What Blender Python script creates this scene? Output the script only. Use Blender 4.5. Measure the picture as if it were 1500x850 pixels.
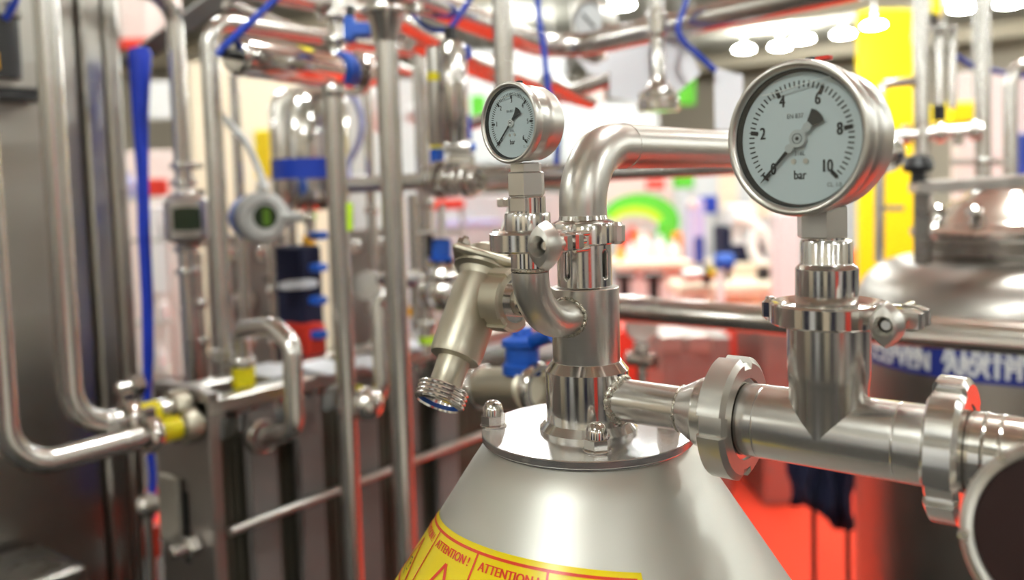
import bpy, math, random
from mathutils import Vector, Matrix
random.seed(7)
for o in list(bpy.data.objects): bpy.data.objects.remove(o)
scene = bpy.context.scene
COL = scene.collection
V = Vector
# ------------------------------------------------------------------ camera
FPX, PX, PY = 1270.0, 750.0, 350.0
yaw, pitch, roll = math.radians(38), math.radians(3.7), 0.03
Zw = V((0, 0, 1)); Fh = V((-math.sin(yaw), math.cos(yaw), 0)); R0 = V((math.cos(yaw), math.sin(yaw), 0))
CF = Fh * math.cos(pitch) - Zw * math.sin(pitch)
U0 = Zw * math.cos(pitch) + Fh * math.sin(pitch)
CU = U0 * math.cos(roll) + R0 * math.sin(roll)
CR = R0 * math.cos(roll) - U0 * math.sin(roll)
CAM = V((0.393, -0.5991, 1.6))
cd = bpy.data.cameras.new('camera'); cam = bpy.data.objects.new('camera', cd); COL.objects.link(cam)
cam.matrix_world = Matrix(((CR.x, CU.x, -CF.x, CAM.x), (CR.y, CU.y, -CF.y, CAM.y), (CR.z, CU.z, -CF.z, CAM.z), (0, 0, 0, 1)))
cd.sensor_fit = 'HORIZONTAL'; cd.sensor_width = 36; cd.lens = 36 * FPX / 1500
cd.shift_y = -75 / 1500
cd.clip_start = 0.02; cd.clip_end = 300
cd.dof.use_dof = True; cd.dof.focus_distance = 0.67; cd.dof.aperture_fstop = 3.1; cd.dof.aperture_blades = 9
scene.camera = cam
def ray(px, py): return CF + CR * ((px - PX) / FPX) + CU * ((PY - py) / FPX)
def P(px, py, d): return CAM + ray(px, py) * d
def onx(a, b, x):
    r = ray(a, b); return CAM + r * ((x - CAM.x) / r.x)
def ony(a, b, y):
    r = ray(a, b); return CAM + r * ((y - CAM.y) / r.y)
def onz(a, b, z):
    r = ray(a, b); return CAM + r * ((z - CAM.z) / r.z)
# ------------------------------------------------------------------ light and exposure
W = bpy.data.worlds.new('hall_air'); scene.world = W; W.use_nodes = True
W.node_tree.nodes['Background'].inputs[0].default_value = (1, 0.97, 0.93, 1)
W.node_tree.nodes['Background'].inputs[1].default_value = 0.5
vs = scene.view_settings
vs.view_transform = 'Standard'; vs.look = 'None'; vs.gamma = 1.0; vs.use_curve_mapping = False
vs.exposure = 0.1
LAMP = 200.0
scene.cycles.use_denoising = True
scene.cycles.max_bounces = 10; scene.cycles.glossy_bounces = 6; scene.cycles.diffuse_bounces = 4
scene.cycles.sample_clamp_indirect = 8.0
scene.cycles.caustics_reflective = False; scene.cycles.caustics_refractive = False
def spot(px, py_aim, d_light, d_aim, watt, ang=75, z=4.9):
    # unseen fill spot under the ceiling, added to brighten the far stands
    a = CAM + (CF + CR * ((px - PX) / FPX)) * d_light; a.z = z
    b_ = P(px, py_aim, d_aim); L = bpy.data.lights.new('added_fill_spot', 'SPOT'); L.energy = watt; L.spot_size = math.radians(ang); L.spot_blend = 0.8; L.shadow_soft_size = 0.12; L.color = (0.94, 1.0, 0.95)
    o = bpy.data.objects.new('added_fill_spot', L); COL.objects.link(o); o.location = a
    o.rotation_euler = (b_ - a).to_track_quat('-Z', 'Y').to_euler(); return o
SPOT = 210
for q in ((1300, 300, 4.2, 6.0, 1.0), (1450, 250, 4.6, 6.5, .8), (1080, 350, 6.0, 9.5, .6), (940, 330, 7.0, 10.5, .75), (1200, 350, 9, 12.5, .9), (720, 330, 6.0, 8.0, .7), (560, 300, 7.0, 9.0, .7), (400, 330, 6.5, 8.5, .2), (230, 350, 5.0, 7.5, .9), (760, 160, 10.0, 13.0, 1.5), (1110, 600, 3.9, 5.0, .9)):
    spot(q[0], q[1], q[2], q[3], SPOT * q[4])
L = bpy.data.lights.new('added_fill_spot', 'SPOT'); L.energy = 420; L.spot_size = math.radians(26); L.spot_blend = 0.6; L.shadow_soft_size = 0.1; L.color = (0.96, 1.0, 0.97)  # extra unseen spot, added to whiten the hanging paper tags
o = bpy.data.objects.new('added_fill_spot', L); COL.objects.link(o); o.location = (1.2, -1.9, 4.7)
o.rotation_euler = (P(930, 110, 1.9) - o.location).to_track_quat('-Z', 'Y').to_euler()
for (px_, d_, w_) in ((300, 9, 150), (750, 9, 150), (1200, 9, 150), (500, 15, 200), (1000, 15, 200), (760, 21, 200)):
    # unseen point lights above the picture, added to brighten the ceiling
    a = CAM + (CF + CR * ((px_ - PX) / FPX)) * d_; a.z = 5.0 if d_ > 9 else 4.4
    L = bpy.data.lights.new('added_ceiling_fill', 'POINT'); L.energy = w_; L.shadow_soft_size = 0.25; L.color = (0.94, 1.0, 0.98)
    o = bpy.data.objects.new('added_ceiling_fill', L); COL.objects.link(o); o.location = a
# ------------------------------------------------------------------ materials
def newmat(name):
    m = bpy.data.materials.new(name); m.use_nodes = True
    return m, m.node_tree.nodes, m.node_tree.links, m.node_tree.nodes['Principled BSDF']
def noise_to(n, l, scale, stretch=(1, 1, 1), detail=3):
    tc = n.new('ShaderNodeTexCoord'); mp = n.new('ShaderNodeMapping'); mp.inputs['Scale'].default_value = stretch
    l.new(tc.outputs['Object'], mp.inputs[0])
    t = n.new('ShaderNodeTexNoise'); t.inputs['Scale'].default_value = scale; t.inputs['Detail'].default_value = detail
    l.new(mp.outputs[0], t.inputs['Vector'])
    return t.outputs['Fac']
def steel(name, col, rough, var=0.06, scale=60, stretch=(1, 1, 1), bump=0.0, aniso=0.0, metal=1.0):
    m, n, l, b = newmat(name)
    b.inputs['Metallic'].default_value = metal
    f = noise_to(n, l, scale, stretch)
    mr = n.new('ShaderNodeMapRange'); mr.inputs[1].default_value = 0.3; mr.inputs[2].default_value = 0.7
    mr.inputs[3].default_value = max(0.02, rough - var); mr.inputs[4].default_value = rough + var
    l.new(f, mr.inputs[0]); l.new(mr.outputs[0], b.inputs['Roughness'])
    mx = n.new('ShaderNodeMix'); mx.data_type = 'RGBA'
    mx.inputs['A'].default_value = (*[c * 0.93 for c in col], 1); mx.inputs['B'].default_value = (*col, 1)
    l.new(f, mx.inputs['Factor']); l.new(mx.outputs['Result'], b.inputs['Base Color'])
    if aniso:
        b.inputs['Anisotropic'].default_value = aniso
        tg = n.new('ShaderNodeTangent'); tg.direction_type = 'RADIAL'; tg.axis = 'Z'; l.new(tg.outputs[0], b.inputs['Tangent'])
    if bump:
        bp = n.new('ShaderNodeBump'); bp.inputs['Strength'].default_value = bump; bp.inputs['Distance'].default_value = 0.0006
        l.new(f, bp.inputs['Height']); l.new(bp.outputs[0], b.inputs['Normal'])
    return m
def plain(name, col, rough=0.5, var=0.05, scale=25, spec=0.5, coat=0.0):
    m, n, l, b = newmat(name)
    f = noise_to(n, l, scale)
    mx = n.new('ShaderNodeMix'); mx.data_type = 'RGBA'
    mx.inputs['A'].default_value = (*[c * (1 - var) for c in col], 1); mx.inputs['B'].default_value = (*[min(1, c * (1 + var)) for c in col], 1)
    l.new(f, mx.inputs['Factor']); l.new(mx.outputs['Result'], b.inputs['Base Color'])
    b.inputs['Roughness'].default_value = rough; b.inputs['Specular IOR Level'].default_value = spec
    b.inputs['Coat Weight'].default_value = coat
    return m
def glow(name, col, s):
    m = bpy.data.materials.new(name); m.use_nodes = True; n = m.node_tree.nodes; l = m.node_tree.links
    n.clear(); e = n.new('ShaderNodeEmission'); o = n.new('ShaderNodeOutputMaterial')
    e.inputs[0].default_value = (*col, 1); e.inputs[1].default_value = s; l.new(e.outputs[0], o.inputs[0]); return m
def clear_glass(name, tint, refl=1.0):
    m = bpy.data.materials.new(name); m.use_nodes = True; n = m.node_tree.nodes; l = m.node_tree.links
    n.clear(); o = n.new('ShaderNodeOutputMaterial'); mx = n.new('ShaderNodeMixShader'); lw = n.new('ShaderNodeLayerWeight'); pw = n.new('ShaderNodeMath'); pw.operation = 'POWER'; pw.inputs[1].default_value = 4.0; fr = n.new('ShaderNodeMath'); fr.operation = 'MULTIPLY_ADD'; fr.inputs[1].default_value = 0.6; fr.inputs[2].default_value = 0.025
    tr = n.new('ShaderNodeBsdfTransparent'); tr.inputs[0].default_value = (*tint, 1)
    gl = n.new('ShaderNodeBsdfGlossy'); gl.inputs['Roughness'].default_value = 0.03; gl.inputs[0].default_value = (refl, refl, refl, 1)
    l.new(lw.outputs['Facing'], pw.inputs[0]); l.new(pw.outputs[0], fr.inputs[0]); l.new(fr.outputs[0], mx.inputs[0]); l.new(tr.outputs[0], mx.inputs[1]); l.new(gl.outputs[0], mx.inputs[2]); l.new(mx.outputs[0], o.inputs[0]); return m
M = {}
M['polished'] = steel('polished_steel', (0.74, 0.72, 0.69), 0.13, 0.04, 40)
M['turned'] = steel('turned_steel', (0.74, 0.73, 0.71), 0.17, 0.03, 40, (1, 1, 14))
M['disc'] = steel('faced_steel', (0.78, 0.77, 0.78), 0.24, 0.03, 90, (1, 1, 1), 0.0, 0.75)
M['brushed'] = steel('brushed_steel', (0.68, 0.66, 0.63), 0.25, 0.015, 40, (12, 1, 1))
M['brushed_up'] = steel('brushed_upright_steel', (0.68, 0.66, 0.63), 0.3, 0.015, 40, (1, 1, 12))
M['satin'] = steel('satin_steel', (0.66, 0.64, 0.6), 0.34, 0.05, 45)
M['cone'] = steel('bead_blasted_steel', (0.69, 0.68, 0.63), 0.47, 0.03, 30)
M['cast'] = steel('cast_steel', (0.58, 0.54, 0.44), 0.42, 0.05, 900, (1, 1, 1), 0.12)
M['weld'] = steel('weld_steel', (0.5, 0.47, 0.4), 0.3, 0.1, 500, (1, 1, 1), 0.8)
M['pipe'] = steel('pipe_steel', (0.66, 0.64, 0.61), 0.23, 0.03, 30)
M['sheet'] = steel('sheet_steel', (0.6, 0.58, 0.54), 0.3, 0.02, 9, (1, 1, 3))
M['darksheet'] = steel('dark_sheet_steel', (0.3, 0.28, 0.26), 0.3, 0.06, 14, (1, 1, 14))
M['pinksteel'] = steel('satin_plate_steel', (0.37, 0.335, 0.315), 0.42, 0.06, 20)
M['plates'] = plain('plate_pack_dark', (0.085, 0.075, 0.055), 0.4)
M['black'] = plain('black_plastic', (0.012, 0.012, 0.014), 0.4)
M['blackmatt'] = plain('black_paint', (0.01, 0.01, 0.01), 0.8)
M['hubgrey'] = plain('hub_grey', (0.5, 0.52, 0.52), 0.4)
M['ink'] = plain('dial_ink', (0.012, 0.012, 0.014), 0.7)
M['dial'] = plain('dial_enamel', (0.62, 0.68, 0.7), 0.6, 0.02)
M['grey'] = plain('grey_paint', (0.45, 0.44, 0.42), 0.45)
M['blue'] = plain('blue_plastic', (0.005, 0.09, 0.5), 0.4)
M['tube_blue'] = plain('blue_hose', (0.006, 0.045, 0.42), 0.35)
M['deepblue'] = plain('blue_sheet', (0.0, 0.035, 0.55), 0.5)
M['banner_blue'] = plain('banner_blue', (0.015, 0.03, 0.25), 0.55)
M['navy'] = plain('navy_cloth', (0.006, 0.008, 0.035), 0.9)
M['yellow'] = plain('yellow_tape', (0.9, 0.75, 0.01), 0.5)
M['bannery'] = plain('yellow_banner', (0.98, 0.8, 0.0), 0.6, 0.02, 0.8)
M['sticker'] = plain('sticker_yellow', (1.0, 0.78, 0.0), 0.28, 0.02, coat=0.4)
M['sred'] = plain('sticker_red', (0.8, 0.05, 0.012), 0.3, 0.02, coat=0.4)
M['sink'] = plain('sticker_ink', (0.03, 0.05, 0.03), 0.3)
M['red'] = plain('red_paint', (0.75, 0.04, 0.02), 0.5)
M['orange'] = plain('orange_print', (0.9, 0.25, 0.03), 0.6)
M['amber'] = plain('amber_plastic', (0.95, 0.45, 0.0), 0.45)
M['green'] = plain('green_print', (0.1, 0.55, 0.03), 0.6)
M['lime'] = plain('lime_print', (0.55, 0.85, 0.02), 0.6)
M['white'] = plain('white_panel', (0.85, 0.85, 0.86), 0.6, 0.02)
M['paper'] = plain('white_paper', (0.92, 0.92, 0.95), 0.8, 0.02)
_n, _l = M['paper'].node_tree.nodes, M['paper'].node_tree.links
_t = _n.new('ShaderNodeBsdfTranslucent'); _t.inputs[0].default_value = (0.93, 0.93, 0.97, 1); _m = _n.new('ShaderNodeMixShader'); _m.inputs[0].default_value = 0.25
_l.new(_n['Principled BSDF'].outputs[0], _m.inputs[1]); _l.new(_t.outputs[0], _m.inputs[2]); _l.new(_m.outputs[0], _n['Material Output'].inputs[0])
M['tank'] = steel('dull_tank_steel', (0.36, 0.335, 0.31), 0.36, 0.04, 12)
M['cream'] = plain('cream_panel', (0.78, 0.68, 0.52), 0.7, 0.04, 0.5)
M['pink'] = plain('pink_panel', (0.8, 0.66, 0.62), 0.7, 0.06, 0.8)
M['shell'] = plain('pale_grey_housing', (0.55, 0.54, 0.52), 0.45)
M['booth'] = plain('booth_wall_pale', (0.6, 0.61, 0.62), 0.7, 0.03)
M['lilac'] = plain('lilac_panel', (0.5, 0.5, 0.8), 0.6, 0.05, 1)
M['ptfe'] = plain('white_seal', (0.8, 0.8, 0.78), 0.5)
M['glass'] = clear_glass('gauge_glass', (0.95, 0.97, 0.97))
M['darkglass'] = plain('dark_sight_glass', (0.018, 0.005, 0.004), 0.35, spec=0.15)
M['strap'] = plain('strap_grey', (0.17, 0.148, 0.14), 0.5)
M['lcd'] = plain('lcd_dark', (0.02, 0.035, 0.015), 0.15)
M['lcdgreen'] = plain('lcd_green', (0.1, 0.2, 0.02), 0.2)
M['lamp'] = glow('lamp_glow', (0.95, 1.0, 0.96), LAMP)
# floor and hall materials
m, n, l, b = newmat('red_carpet')
f1 = noise_to(n, l, 900); f2 = noise_to(n, l, 1.2)
mx = n.new('ShaderNodeMix'); mx.data_type = 'RGBA'; mx.inputs['A'].default_value = (0.72, 0.03, 0.006, 1); mx.inputs['B'].default_value = (0.85, 0.05, 0.01, 1)
l.new(f2, mx.inputs['Factor']); l.new(mx.outputs['Result'], b.inputs['Base Color']); b.inputs['Roughness'].default_value = 0.9
bp = n.new('ShaderNodeBump'); bp.inputs['Strength'].default_value = 0.4; bp.inputs['Distance'].default_value = 0.003
l.new(f1, bp.inputs['Height']); l.new(bp.outputs[0], b.inputs['Normal']); M['carpet'] = m
M['concrete'] = plain('hall_floor', (0.045, 0.04, 0.036), 0.6, 0.1, 2)
M['ceil'] = plain('ceiling_white', (0.58, 0.54, 0.45), 0.8, 0.06, 0.15)
M['wall'] = plain('hall_wall', (0.62, 0.54, 0.43), 0.8, 0.08, 0.1)
# ------------------------------------------------------------------ mesh building
def frame(ax):
    ax = V(ax).normalized()
    r = V((0, 0, 1)) if abs(ax.z) < 0.9 else V((1, 0, 0))
    x = r.cross(ax).normalized(); y = ax.cross(x)
    return x, y, ax
class MB:
    def __init__(s): s.v = []; s.f = []
    def add(s, vs_, fs):
        k = len(s.v); s.v += [V(p) for p in vs_]; s.f += [tuple(i + k for i in f) for f in fs]; return s
    def lathe(s, prof, o=(0, 0, 0), ax=(0, 0, 1), seg=48, closed=False):
        x, y, a = frame(ax); o = V(o); vs_ = []; rings = []
        for r, h in prof:
            if r <= 1e-7: rings.append([len(vs_)]); vs_.append(o + a * h)
            else:
                rings.append(list(range(len(vs_), len(vs_) + seg)))
                for i in range(seg):
                    t = 2 * math.pi * i / seg; vs_.append(o + a * h + (x * math.cos(t) + y * math.sin(t)) * r)
        fs = []
        prs = list(zip(rings, rings[1:])) + ([(rings[-1], rings[0])] if closed else [])
        for A, B in prs:
            for i in range(seg):
                j = (i + 1) % seg
                if len(A) == 1 and len(B) == 1: continue
                if len(A) == 1: fs.append((A[0], B[j], B[i]))
                elif len(B) == 1: fs.append((A[i], A[j], B[0]))
                else: fs.append((A[i], A[j], B[j], B[i]))
        return s.add(vs_, fs)
    def cyl(s, p0, p1, r0, r1=None, seg=24, c=0.0):
        p0, p1 = V(p0), V(p1); r1 = r0 if r1 is None else r1; L = (p1 - p0).length
        if c: pr = [(0, 0), (r0 - c, 0), (r0, c), (r1, L - c), (r1 - c, L), (0, L)]
        else: pr = [(0, 0), (r0, 0), (r1, L), (0, L)]
        return s.lathe(pr, p0, p1 - p0, seg)
    def tube(s, pts, r, seg=20, cap=True):
        n_ = len(pts); pts = [V(p) for p in pts]; vs_ = []; fs = []
        T = []
        for i in range(n_):
            a = pts[max(0, i - 1)]; b_ = pts[min(n_ - 1, i + 1)]; T.append((b_ - a).normalized())
        x, y, _ = frame(T[0])
        for i in range(n_):
            x = (x - T[i] * x.dot(T[i])).normalized(); y = T[i].cross(x)
            rr = r[i] if isinstance(r, (list, tuple)) else r
            for k in range(seg):
                t = 2 * math.pi * k / seg; vs_.append(pts[i] + (x * math.cos(t) + y * math.sin(t)) * rr)
        for i in range(n_ - 1):
            for k in range(seg):
                j = (k + 1) % seg; fs.append((i * seg + k, i * seg + j, (i + 1) * seg + j, (i + 1) * seg + k))
        if cap: fs.append(tuple(range(seg))[::-1]); fs.append(tuple((n_ - 1) * seg + k for k in range(seg)))
        return s.add(vs_, fs)
    def box(s, c, size, axes=None, ch=0.0):
        c = V(c); X, Y, Z = axes or (V((1, 0, 0)), V((0, 1, 0)), V((0, 0, 1))); a, b_, d = [q / 2 for q in size]
        if not ch:
            vs_ = [c + X * i * a + Y * j * b_ + Z * k * d for i in (-1, 1) for j in (-1, 1) for k in (-1, 1)]
            return s.add(vs_, [(0, 1, 3, 2), (4, 6, 7, 5), (0, 4, 5, 1), (2, 3, 7, 6), (0, 2, 6, 4), (1, 5, 7, 3)])
        ring = [(a - ch, b_), (-(a - ch), b_), (-a, b_ - ch), (-a, -(b_ - ch)), (-(a - ch), -b_), (a - ch, -b_), (a, -(b_ - ch)), (a, b_ - ch)]
        lv = [(1 - ch / min(a, b_), -d), (1, -d + ch), (1, d - ch), (1 - ch / min(a, b_), d)]
        vs_ = [c + X * p * q + Y * w * q + Z * z for q, z in lv for p, w in ring]; fs = []
        for i in range(3):
            for k in range(8):
                j = (k + 1) % 8; fs.append((i * 8 + k, i * 8 + j, (i + 1) * 8 + j, (i + 1) * 8 + k))
        fs.append(tuple(range(8))[::-1]); fs.append(tuple(24 + k for k in range(8)))
        return s.add(vs_, fs)
    def prism(s, n_, o, ax, r, h, c=0.0, rot=0.0):
        x, y, a = frame(ax); o = V(o)
        lv = [(r - c, 0), (r, c), (r, h - c), (r - c, h)] if c else [(r, 0), (r, h)]
        vs_ = []; fs = []
        for rr, hh in lv:
            for i in range(n_):
                t = 2 * math.pi * i / n_ + rot; vs_.append(o + a * hh + (x * math.cos(t) + y * math.sin(t)) * rr)
        L = len(lv)
        for q in range(L - 1):
            for i in range(n_):
                j = (i + 1) % n_; fs.append((q * n_ + i, q * n_ + j, (q + 1) * n_ + j, (q + 1) * n_ + i))
        fs.append(tuple(range(n_))[::-1]); fs.append(tuple((L - 1) * n_ + i for i in range(n_)))
        return s.add(vs_, fs)
    def sphere(s, c, r, seg=20, rings=12, sc=(1, 1, 1)):
        k = len(s.v); s.lathe([(r * math.sin(math.pi * i / rings), -r * math.cos(math.pi * i / rings)) for i in range(rings + 1)], (0, 0, 0), (0, 0, 1), seg)
        for i in range(k, len(s.v)):
            p = s.v[i]; s.v[i] = V((p.x * sc[0], p.y * sc[1], p.z * sc[2])) + V(c)
        return s
    def torus(s, o, ax, R, r, seg=48, ms=12, wob=0.0):
        x, y, a = frame(ax); o = V(o); vs_ = []; fs = []
        for i in range(seg):
            t = 2 * math.pi * i / seg; d = x * math.cos(t) + y * math.sin(t); rr = r * (1 + wob * random.uniform(-1, 1))
            for j in range(ms):
                q = 2 * math.pi * j / ms; vs_.append(o + d * (R + rr * math.cos(q)) + a * rr * math.sin(q))
        for i in range(seg):
            for j in range(ms):
                i2, j2 = (i + 1) % seg, (j + 1) % ms; fs.append((i * ms + j, i2 * ms + j, i2 * ms + j2, i * ms + j2))
        return s.add(vs_, fs)
    def outline(s, pts, d):
        # prism of a polygon (3D points) pushed by the vector d
        n_ = len(pts); d = V(d); vs_ = [V(p) for p in pts] + [V(p) + d for p in pts]
        return s.add(vs_, [tuple(range(n_)), tuple(range(n_, 2 * n_))[::-1]] + [(i, i + n_, (i + 1) % n_ + n_, (i + 1) % n_) for i in range(n_)])
    def build(s, name, mat, parent=None, loc=None, sharp=32, label=None, kind=None, bevel=None):
        if parent is not None:
            off = ROOT[parent.name]
        else:
            if loc is None:
                n_ = len(s.v); loc = V((sum(p.x for p in s.v) / n_, sum(p.y for p in s.v) / n_, min(p.z for p in s.v)))
            off = V(loc)
        me = bpy.data.meshes.new(name); me.from_pydata([p - off for p in s.v], [], s.f)
        me.materials.append(mat if not isinstance(mat, str) else M[mat])
        import bmesh
        bm = bmesh.new(); bm.from_mesh(me); bmesh.ops.recalc_face_normals(bm, faces=bm.faces); bm.to_mesh(me); bm.free()
        me.shade_smooth(); me.set_sharp_from_angle(angle=math.radians(sharp))
        o = bpy.data.objects.new(name, me); COL.objects.link(o)
        if parent is not None: o.parent = parent
        else: o.location = off
        ROOT[o.name] = off
        if label: o['label'] = label
        if kind: o['kind'] = kind
        if bevel:
            md = o.modifiers.new('bevel', 'BEVEL'); md.width = bevel; md.segments = 2; md.limit_method = 'ANGLE'; md.angle_limit = math.radians(40)
        return o
ROOT = {}
def tag(o, label, cat, group=None):
    o['label'] = label; o['category'] = cat
    if group: o['group'] = group
    return o
def thing(name, label, cat, loc, group=None):
    o = bpy.data.objects.new(name, None); COL.objects.link(o); o.location = V(loc); o.empty_display_size = 0.05
    ROOT[o.name] = V(loc); return tag(o, label, cat, group)
def dup(root, shift, label=None, group=None):
    r = root.copy(); COL.objects.link(r); r.location = root.location + V(shift); ROOT[r.name] = V(r.location)
    if label: r['label'] = label
    if group: r['group'] = group
    def rec(a, b_):
        for ch in list(a.children):
            c = ch.copy(); COL.objects.link(c); c.parent = b_; ROOT[c.name] = V(r.location); rec(ch, c)
    rec(root, r); return r
def struct(o): o['kind'] = 'structure'; return o
def fillet(pts, r, n_=8):
    pts = [V(p) for p in pts]; out = [pts[0]]
    for i in range(1, len(pts) - 1):
        a, b_, c = pts[i - 1], pts[i], pts[i + 1]; u = (a - b_).normalized(); w = (c - b_).normalized()
        ang = u.angle(w)
        if ang > 3.1: out.append(b_); continue
        d = min(r / math.tan(ang / 2), (a - b_).length * 0.49 if i > 1 else (a - b_).length * 0.95, (c - b_).length * 0.49 if i < len(pts) - 2 else (c - b_).length * 0.95)
        rr = d * math.tan(ang / 2); bis = (u + w).normalized(); ctr = b_ + bis * (rr / math.sin(ang / 2))
        p0 = b_ + u * d; p1 = b_ + w * d; e0 = (p0 - ctr).normalized(); e1 = (p1 - ctr).normalized()
        tot = e0.angle(e1); ax = e0.cross(e1).normalized()
        for k in range(n_ + 1):
            out.append(ctr + (Matrix.Rotation(tot * k / n_, 3, ax) @ e0) * rr)
    out.append(pts[-1]); return out
def smooth_curve(pts, n_=6):
    pts = [V(p) for p in pts]; out = []
    q = [pts[0] * 2 - pts[1]] + pts + [pts[-1] * 2 - pts[-2]]
    for i in range(1, len(q) - 2):
        a, b_, c, d = q[i - 1], q[i], q[i + 1], q[i + 2]
        for k in range(n_):
            t = k / n_; out.append(0.5 * ((2 * b_) + (c - a) * t + (2 * a - 5 * b_ + 4 * c - d) * t * t + (3 * b_ - a - 3 * c + d) * t ** 3))
    out.append(pts[-1]); return out
def text_pts(s, size, xs=1.0):
    cu = bpy.data.curves.new('lettering', 'FONT'); cu.body = s; cu.size = size; cu.align_x = 'CENTER'; cu.align_y = 'CENTER'; cu.resolution_u = 3
    ob = bpy.data.objects.new('lettering', cu); me = bpy.data.meshes.new_from_object(ob)
    vs_ = [(p.co.x * xs, p.co.y) for p in me.vertices]; fs = [tuple(p.vertices) for p in me.polygons]
    bpy.data.objects.remove(ob); bpy.data.curves.remove(cu); bpy.data.meshes.remove(me)
    return vs_, fs
def add_text(mb, s, size, fn, xs=1.0):
    vs_, fs = text_pts(s, size, xs); return mb.add([fn(x, y) for x, y in vs_], fs)
EX, EY, EZ = V((1, 0, 0)), V((0, 1, 0)), V((0, 0, 1))
# ================================================================== THE HALL
HX0, HX1, HY0, HY1, HC = -27.0, 16.0, -14.0, 31.0, 5.6
def slab(name, x0, x1, y0, y1, z0, z1, mat):
    return struct(MB().box(((x0 + x1) / 2, (y0 + y1) / 2, (z0 + z1) / 2), (x1 - x0, y1 - y0, z1 - z0)).build(name, mat))
slab('floor', HX0, HX1, HY0, HY1, -.2, -.012, 'concrete')
tag(MB().box((-1.0, 5.0, -.006), (6.0, 7.0, .012)).build('red_carpet', 'carpet'), 'bright red carpet covering the floor of the stand', 'carpet')
slab('ceiling', HX0, HX1, HY0, HY1, HC, HC + .2, 'ceil')
slab('wall_left', HX0 - .2, HX0, HY0, HY1, 0, HC, 'wall')
slab('wall_right', HX1, HX1 + .2, HY0, HY1, 0, HC, 'wall')
slab('wall_back', HX0, HX1, HY1, HY1 + .2, 0, HC, 'wall')
slab('wall_front', HX0, HX1, HY0 - .2, HY0, 0, HC, 'wall')
for i, y in enumerate((-8, -1, 6, 13, 20, 27)):
    struct(MB().box(((HX0 + HX1) / 2, y, HC - .2), (HX1 - HX0, .25, .4)).build('trim_%d' % (i + 1), 'cream'))
LZ = 5.05
def lamp(p, label, group=None, k=1.0):
    p = V(p); t = thing('ceiling_lamp', label, 'lamp', p, group)
    MB().lathe([(a_ * k, b_ * k) for a_, b_ in [(0, -.05), (.14, -.045), (.23, -.02), (.25, .0), (.2, .03), (0, .09)]], p, EZ, 20).build('lamp_bowl', 'lamp', t)
    MB().cyl(p + EZ * .085 * k, (p.x, p.y, HC), .03 * k, seg=8).build('hanger', 'grey', t)
    return t
vis = [(1090, 72, 'round hall lamp left of the large gauge, leftmost of its row'), (1143, 68, 'round hall lamp above the large gauge, second of its row'), (1176, 57, 'round hall lamp above the large gauge, third of its row'),
       (1235, 50, 'round hall lamp just left of the yellow banner'), (1280, 37, 'round hall lamp in front of the yellow banner'), (1410, 12, 'round hall lamp at the top edge between the two right poles'), (1478, 5, 'round hall lamp in the top right corner'),
       (910, 7, 'round hall lamp above the far pressure gauge'), (365, 184, 'small round hall lamp beside the blue-banded tank')]
first = None; used = []
for a, b_, lb in vis:
    if a == 1280:
        lamp(P(a, b_, 5.5), lb, k=.27); continue
    p = onz(a, b_, LZ)
    if first is None: first = lamp(p, lb); p0 = p
    else: dup(first, p - p0, lb)
    used.append(p)
for i in range(7):
    for j in range(7):
        p = V((HX0 + 4 + i * 5.8, HY0 + 3.5 + j * 6.4, LZ))
        v = p - CAM; d = v.dot(CF)
        if d > 0:
            qx, qy = PX + FPX * v.dot(CR) / d, PY - FPX * v.dot(CU) / d
            if -40 < qx < 1540 and -40 < qy < 890: continue
        dup(first, p - p0, 'round white hall lamp hanging from the ceiling outside the picture', 'hall lamps out of view')

# panels added out of view behind the photographer for the steel to reflect
for i, (az, w_, h_, m_) in enumerate(((-172, 1.4, 2.6, 'grey'), (-152, 1.0, 2.2, 'darksheet'), (-134, 1.6, 3.0, 'cream'), (-116, .7, 2.3, 'navy'), (-104, 1.0, 2.8, 'white'), (-90, .9, 2.0, 'black'), (-76, 1.2, 3.2, 'cream'), (-62, .7, 1.9, 'navy'), (-48, 1.3, 2.8, 'grey'), (-32, .8, 2.2, 'red'), (-18, 1.2, 3.0, 'white'), (0, 1.0, 2.0, 'navy'), (20, 1.6, 2.0, 'grey'), (44, 1.0, 2.3, 'navy'))):
    t = math.radians(az); rad_ = 4.6 if i % 2 else 5.4; c_ = V((rad_ * math.cos(t) + .3, rad_ * math.sin(t) - .4, h_ / 2)); u = V((math.cos(t), math.sin(t), 0))
    tag(MB().box(c_, (.12, w_, h_), (u, EZ.cross(u), EZ), .02).build('reflection_panel', m_), 'plain panel added behind the photographer for the steel to reflect, outside the picture', 'panel', 'added reflection panels out of view')
# ================================================================== FOREGROUND
# ---- conical vessel
zf = 1.3922; ccx, ccy = -0.003, 0.003; ck = 0.66; cr0 = 0.0865; cz0 = zf - 0.0085
zap = cz0 + cr0 / ck
cone = thing('conical_vessel', 'bead-blasted steel cone vessel with flanged lid and yellow warning sticker', 'vessel', (ccx, ccy, 0))
zb_ = 0.93; rb_ = cr0 + ck * (cz0 - zb_)
MB().lathe([(0, cz0 + .001), (cr0 - .004, cz0 + .001), (cr0, cz0 - .001), (cr0 + ck * .02, cz0 - .02), (rb_ - .01, zb_ + .012), (rb_, zb_ - .01), (rb_, .42), (rb_ - .05, .36), (.06, .25), (0, .25)], (ccx, ccy, 0), EZ, 128).build('cone_shell', 'cone', cone, sharp=50)
for a in (0.5, 2.6, 4.7):
    x, y = ccx + .3 * math.cos(a), ccy + .3 * math.sin(a)
    MB().cyl((x, y, 0), (x, y, .42), .025).build('leg', 'satin', cone)
MB().lathe([(0.02, zf - .008), (.0865, zf - .008), (.0868, zf - .0062), (.0884, zf - .0062), (.0890, zf - .0056), (.0890, zf - .0007), (.0883, zf), (.02, zf)], (ccx, ccy, 0), EZ, 160).build('flange_lid', 'disc', cone, sharp=25)
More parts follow.
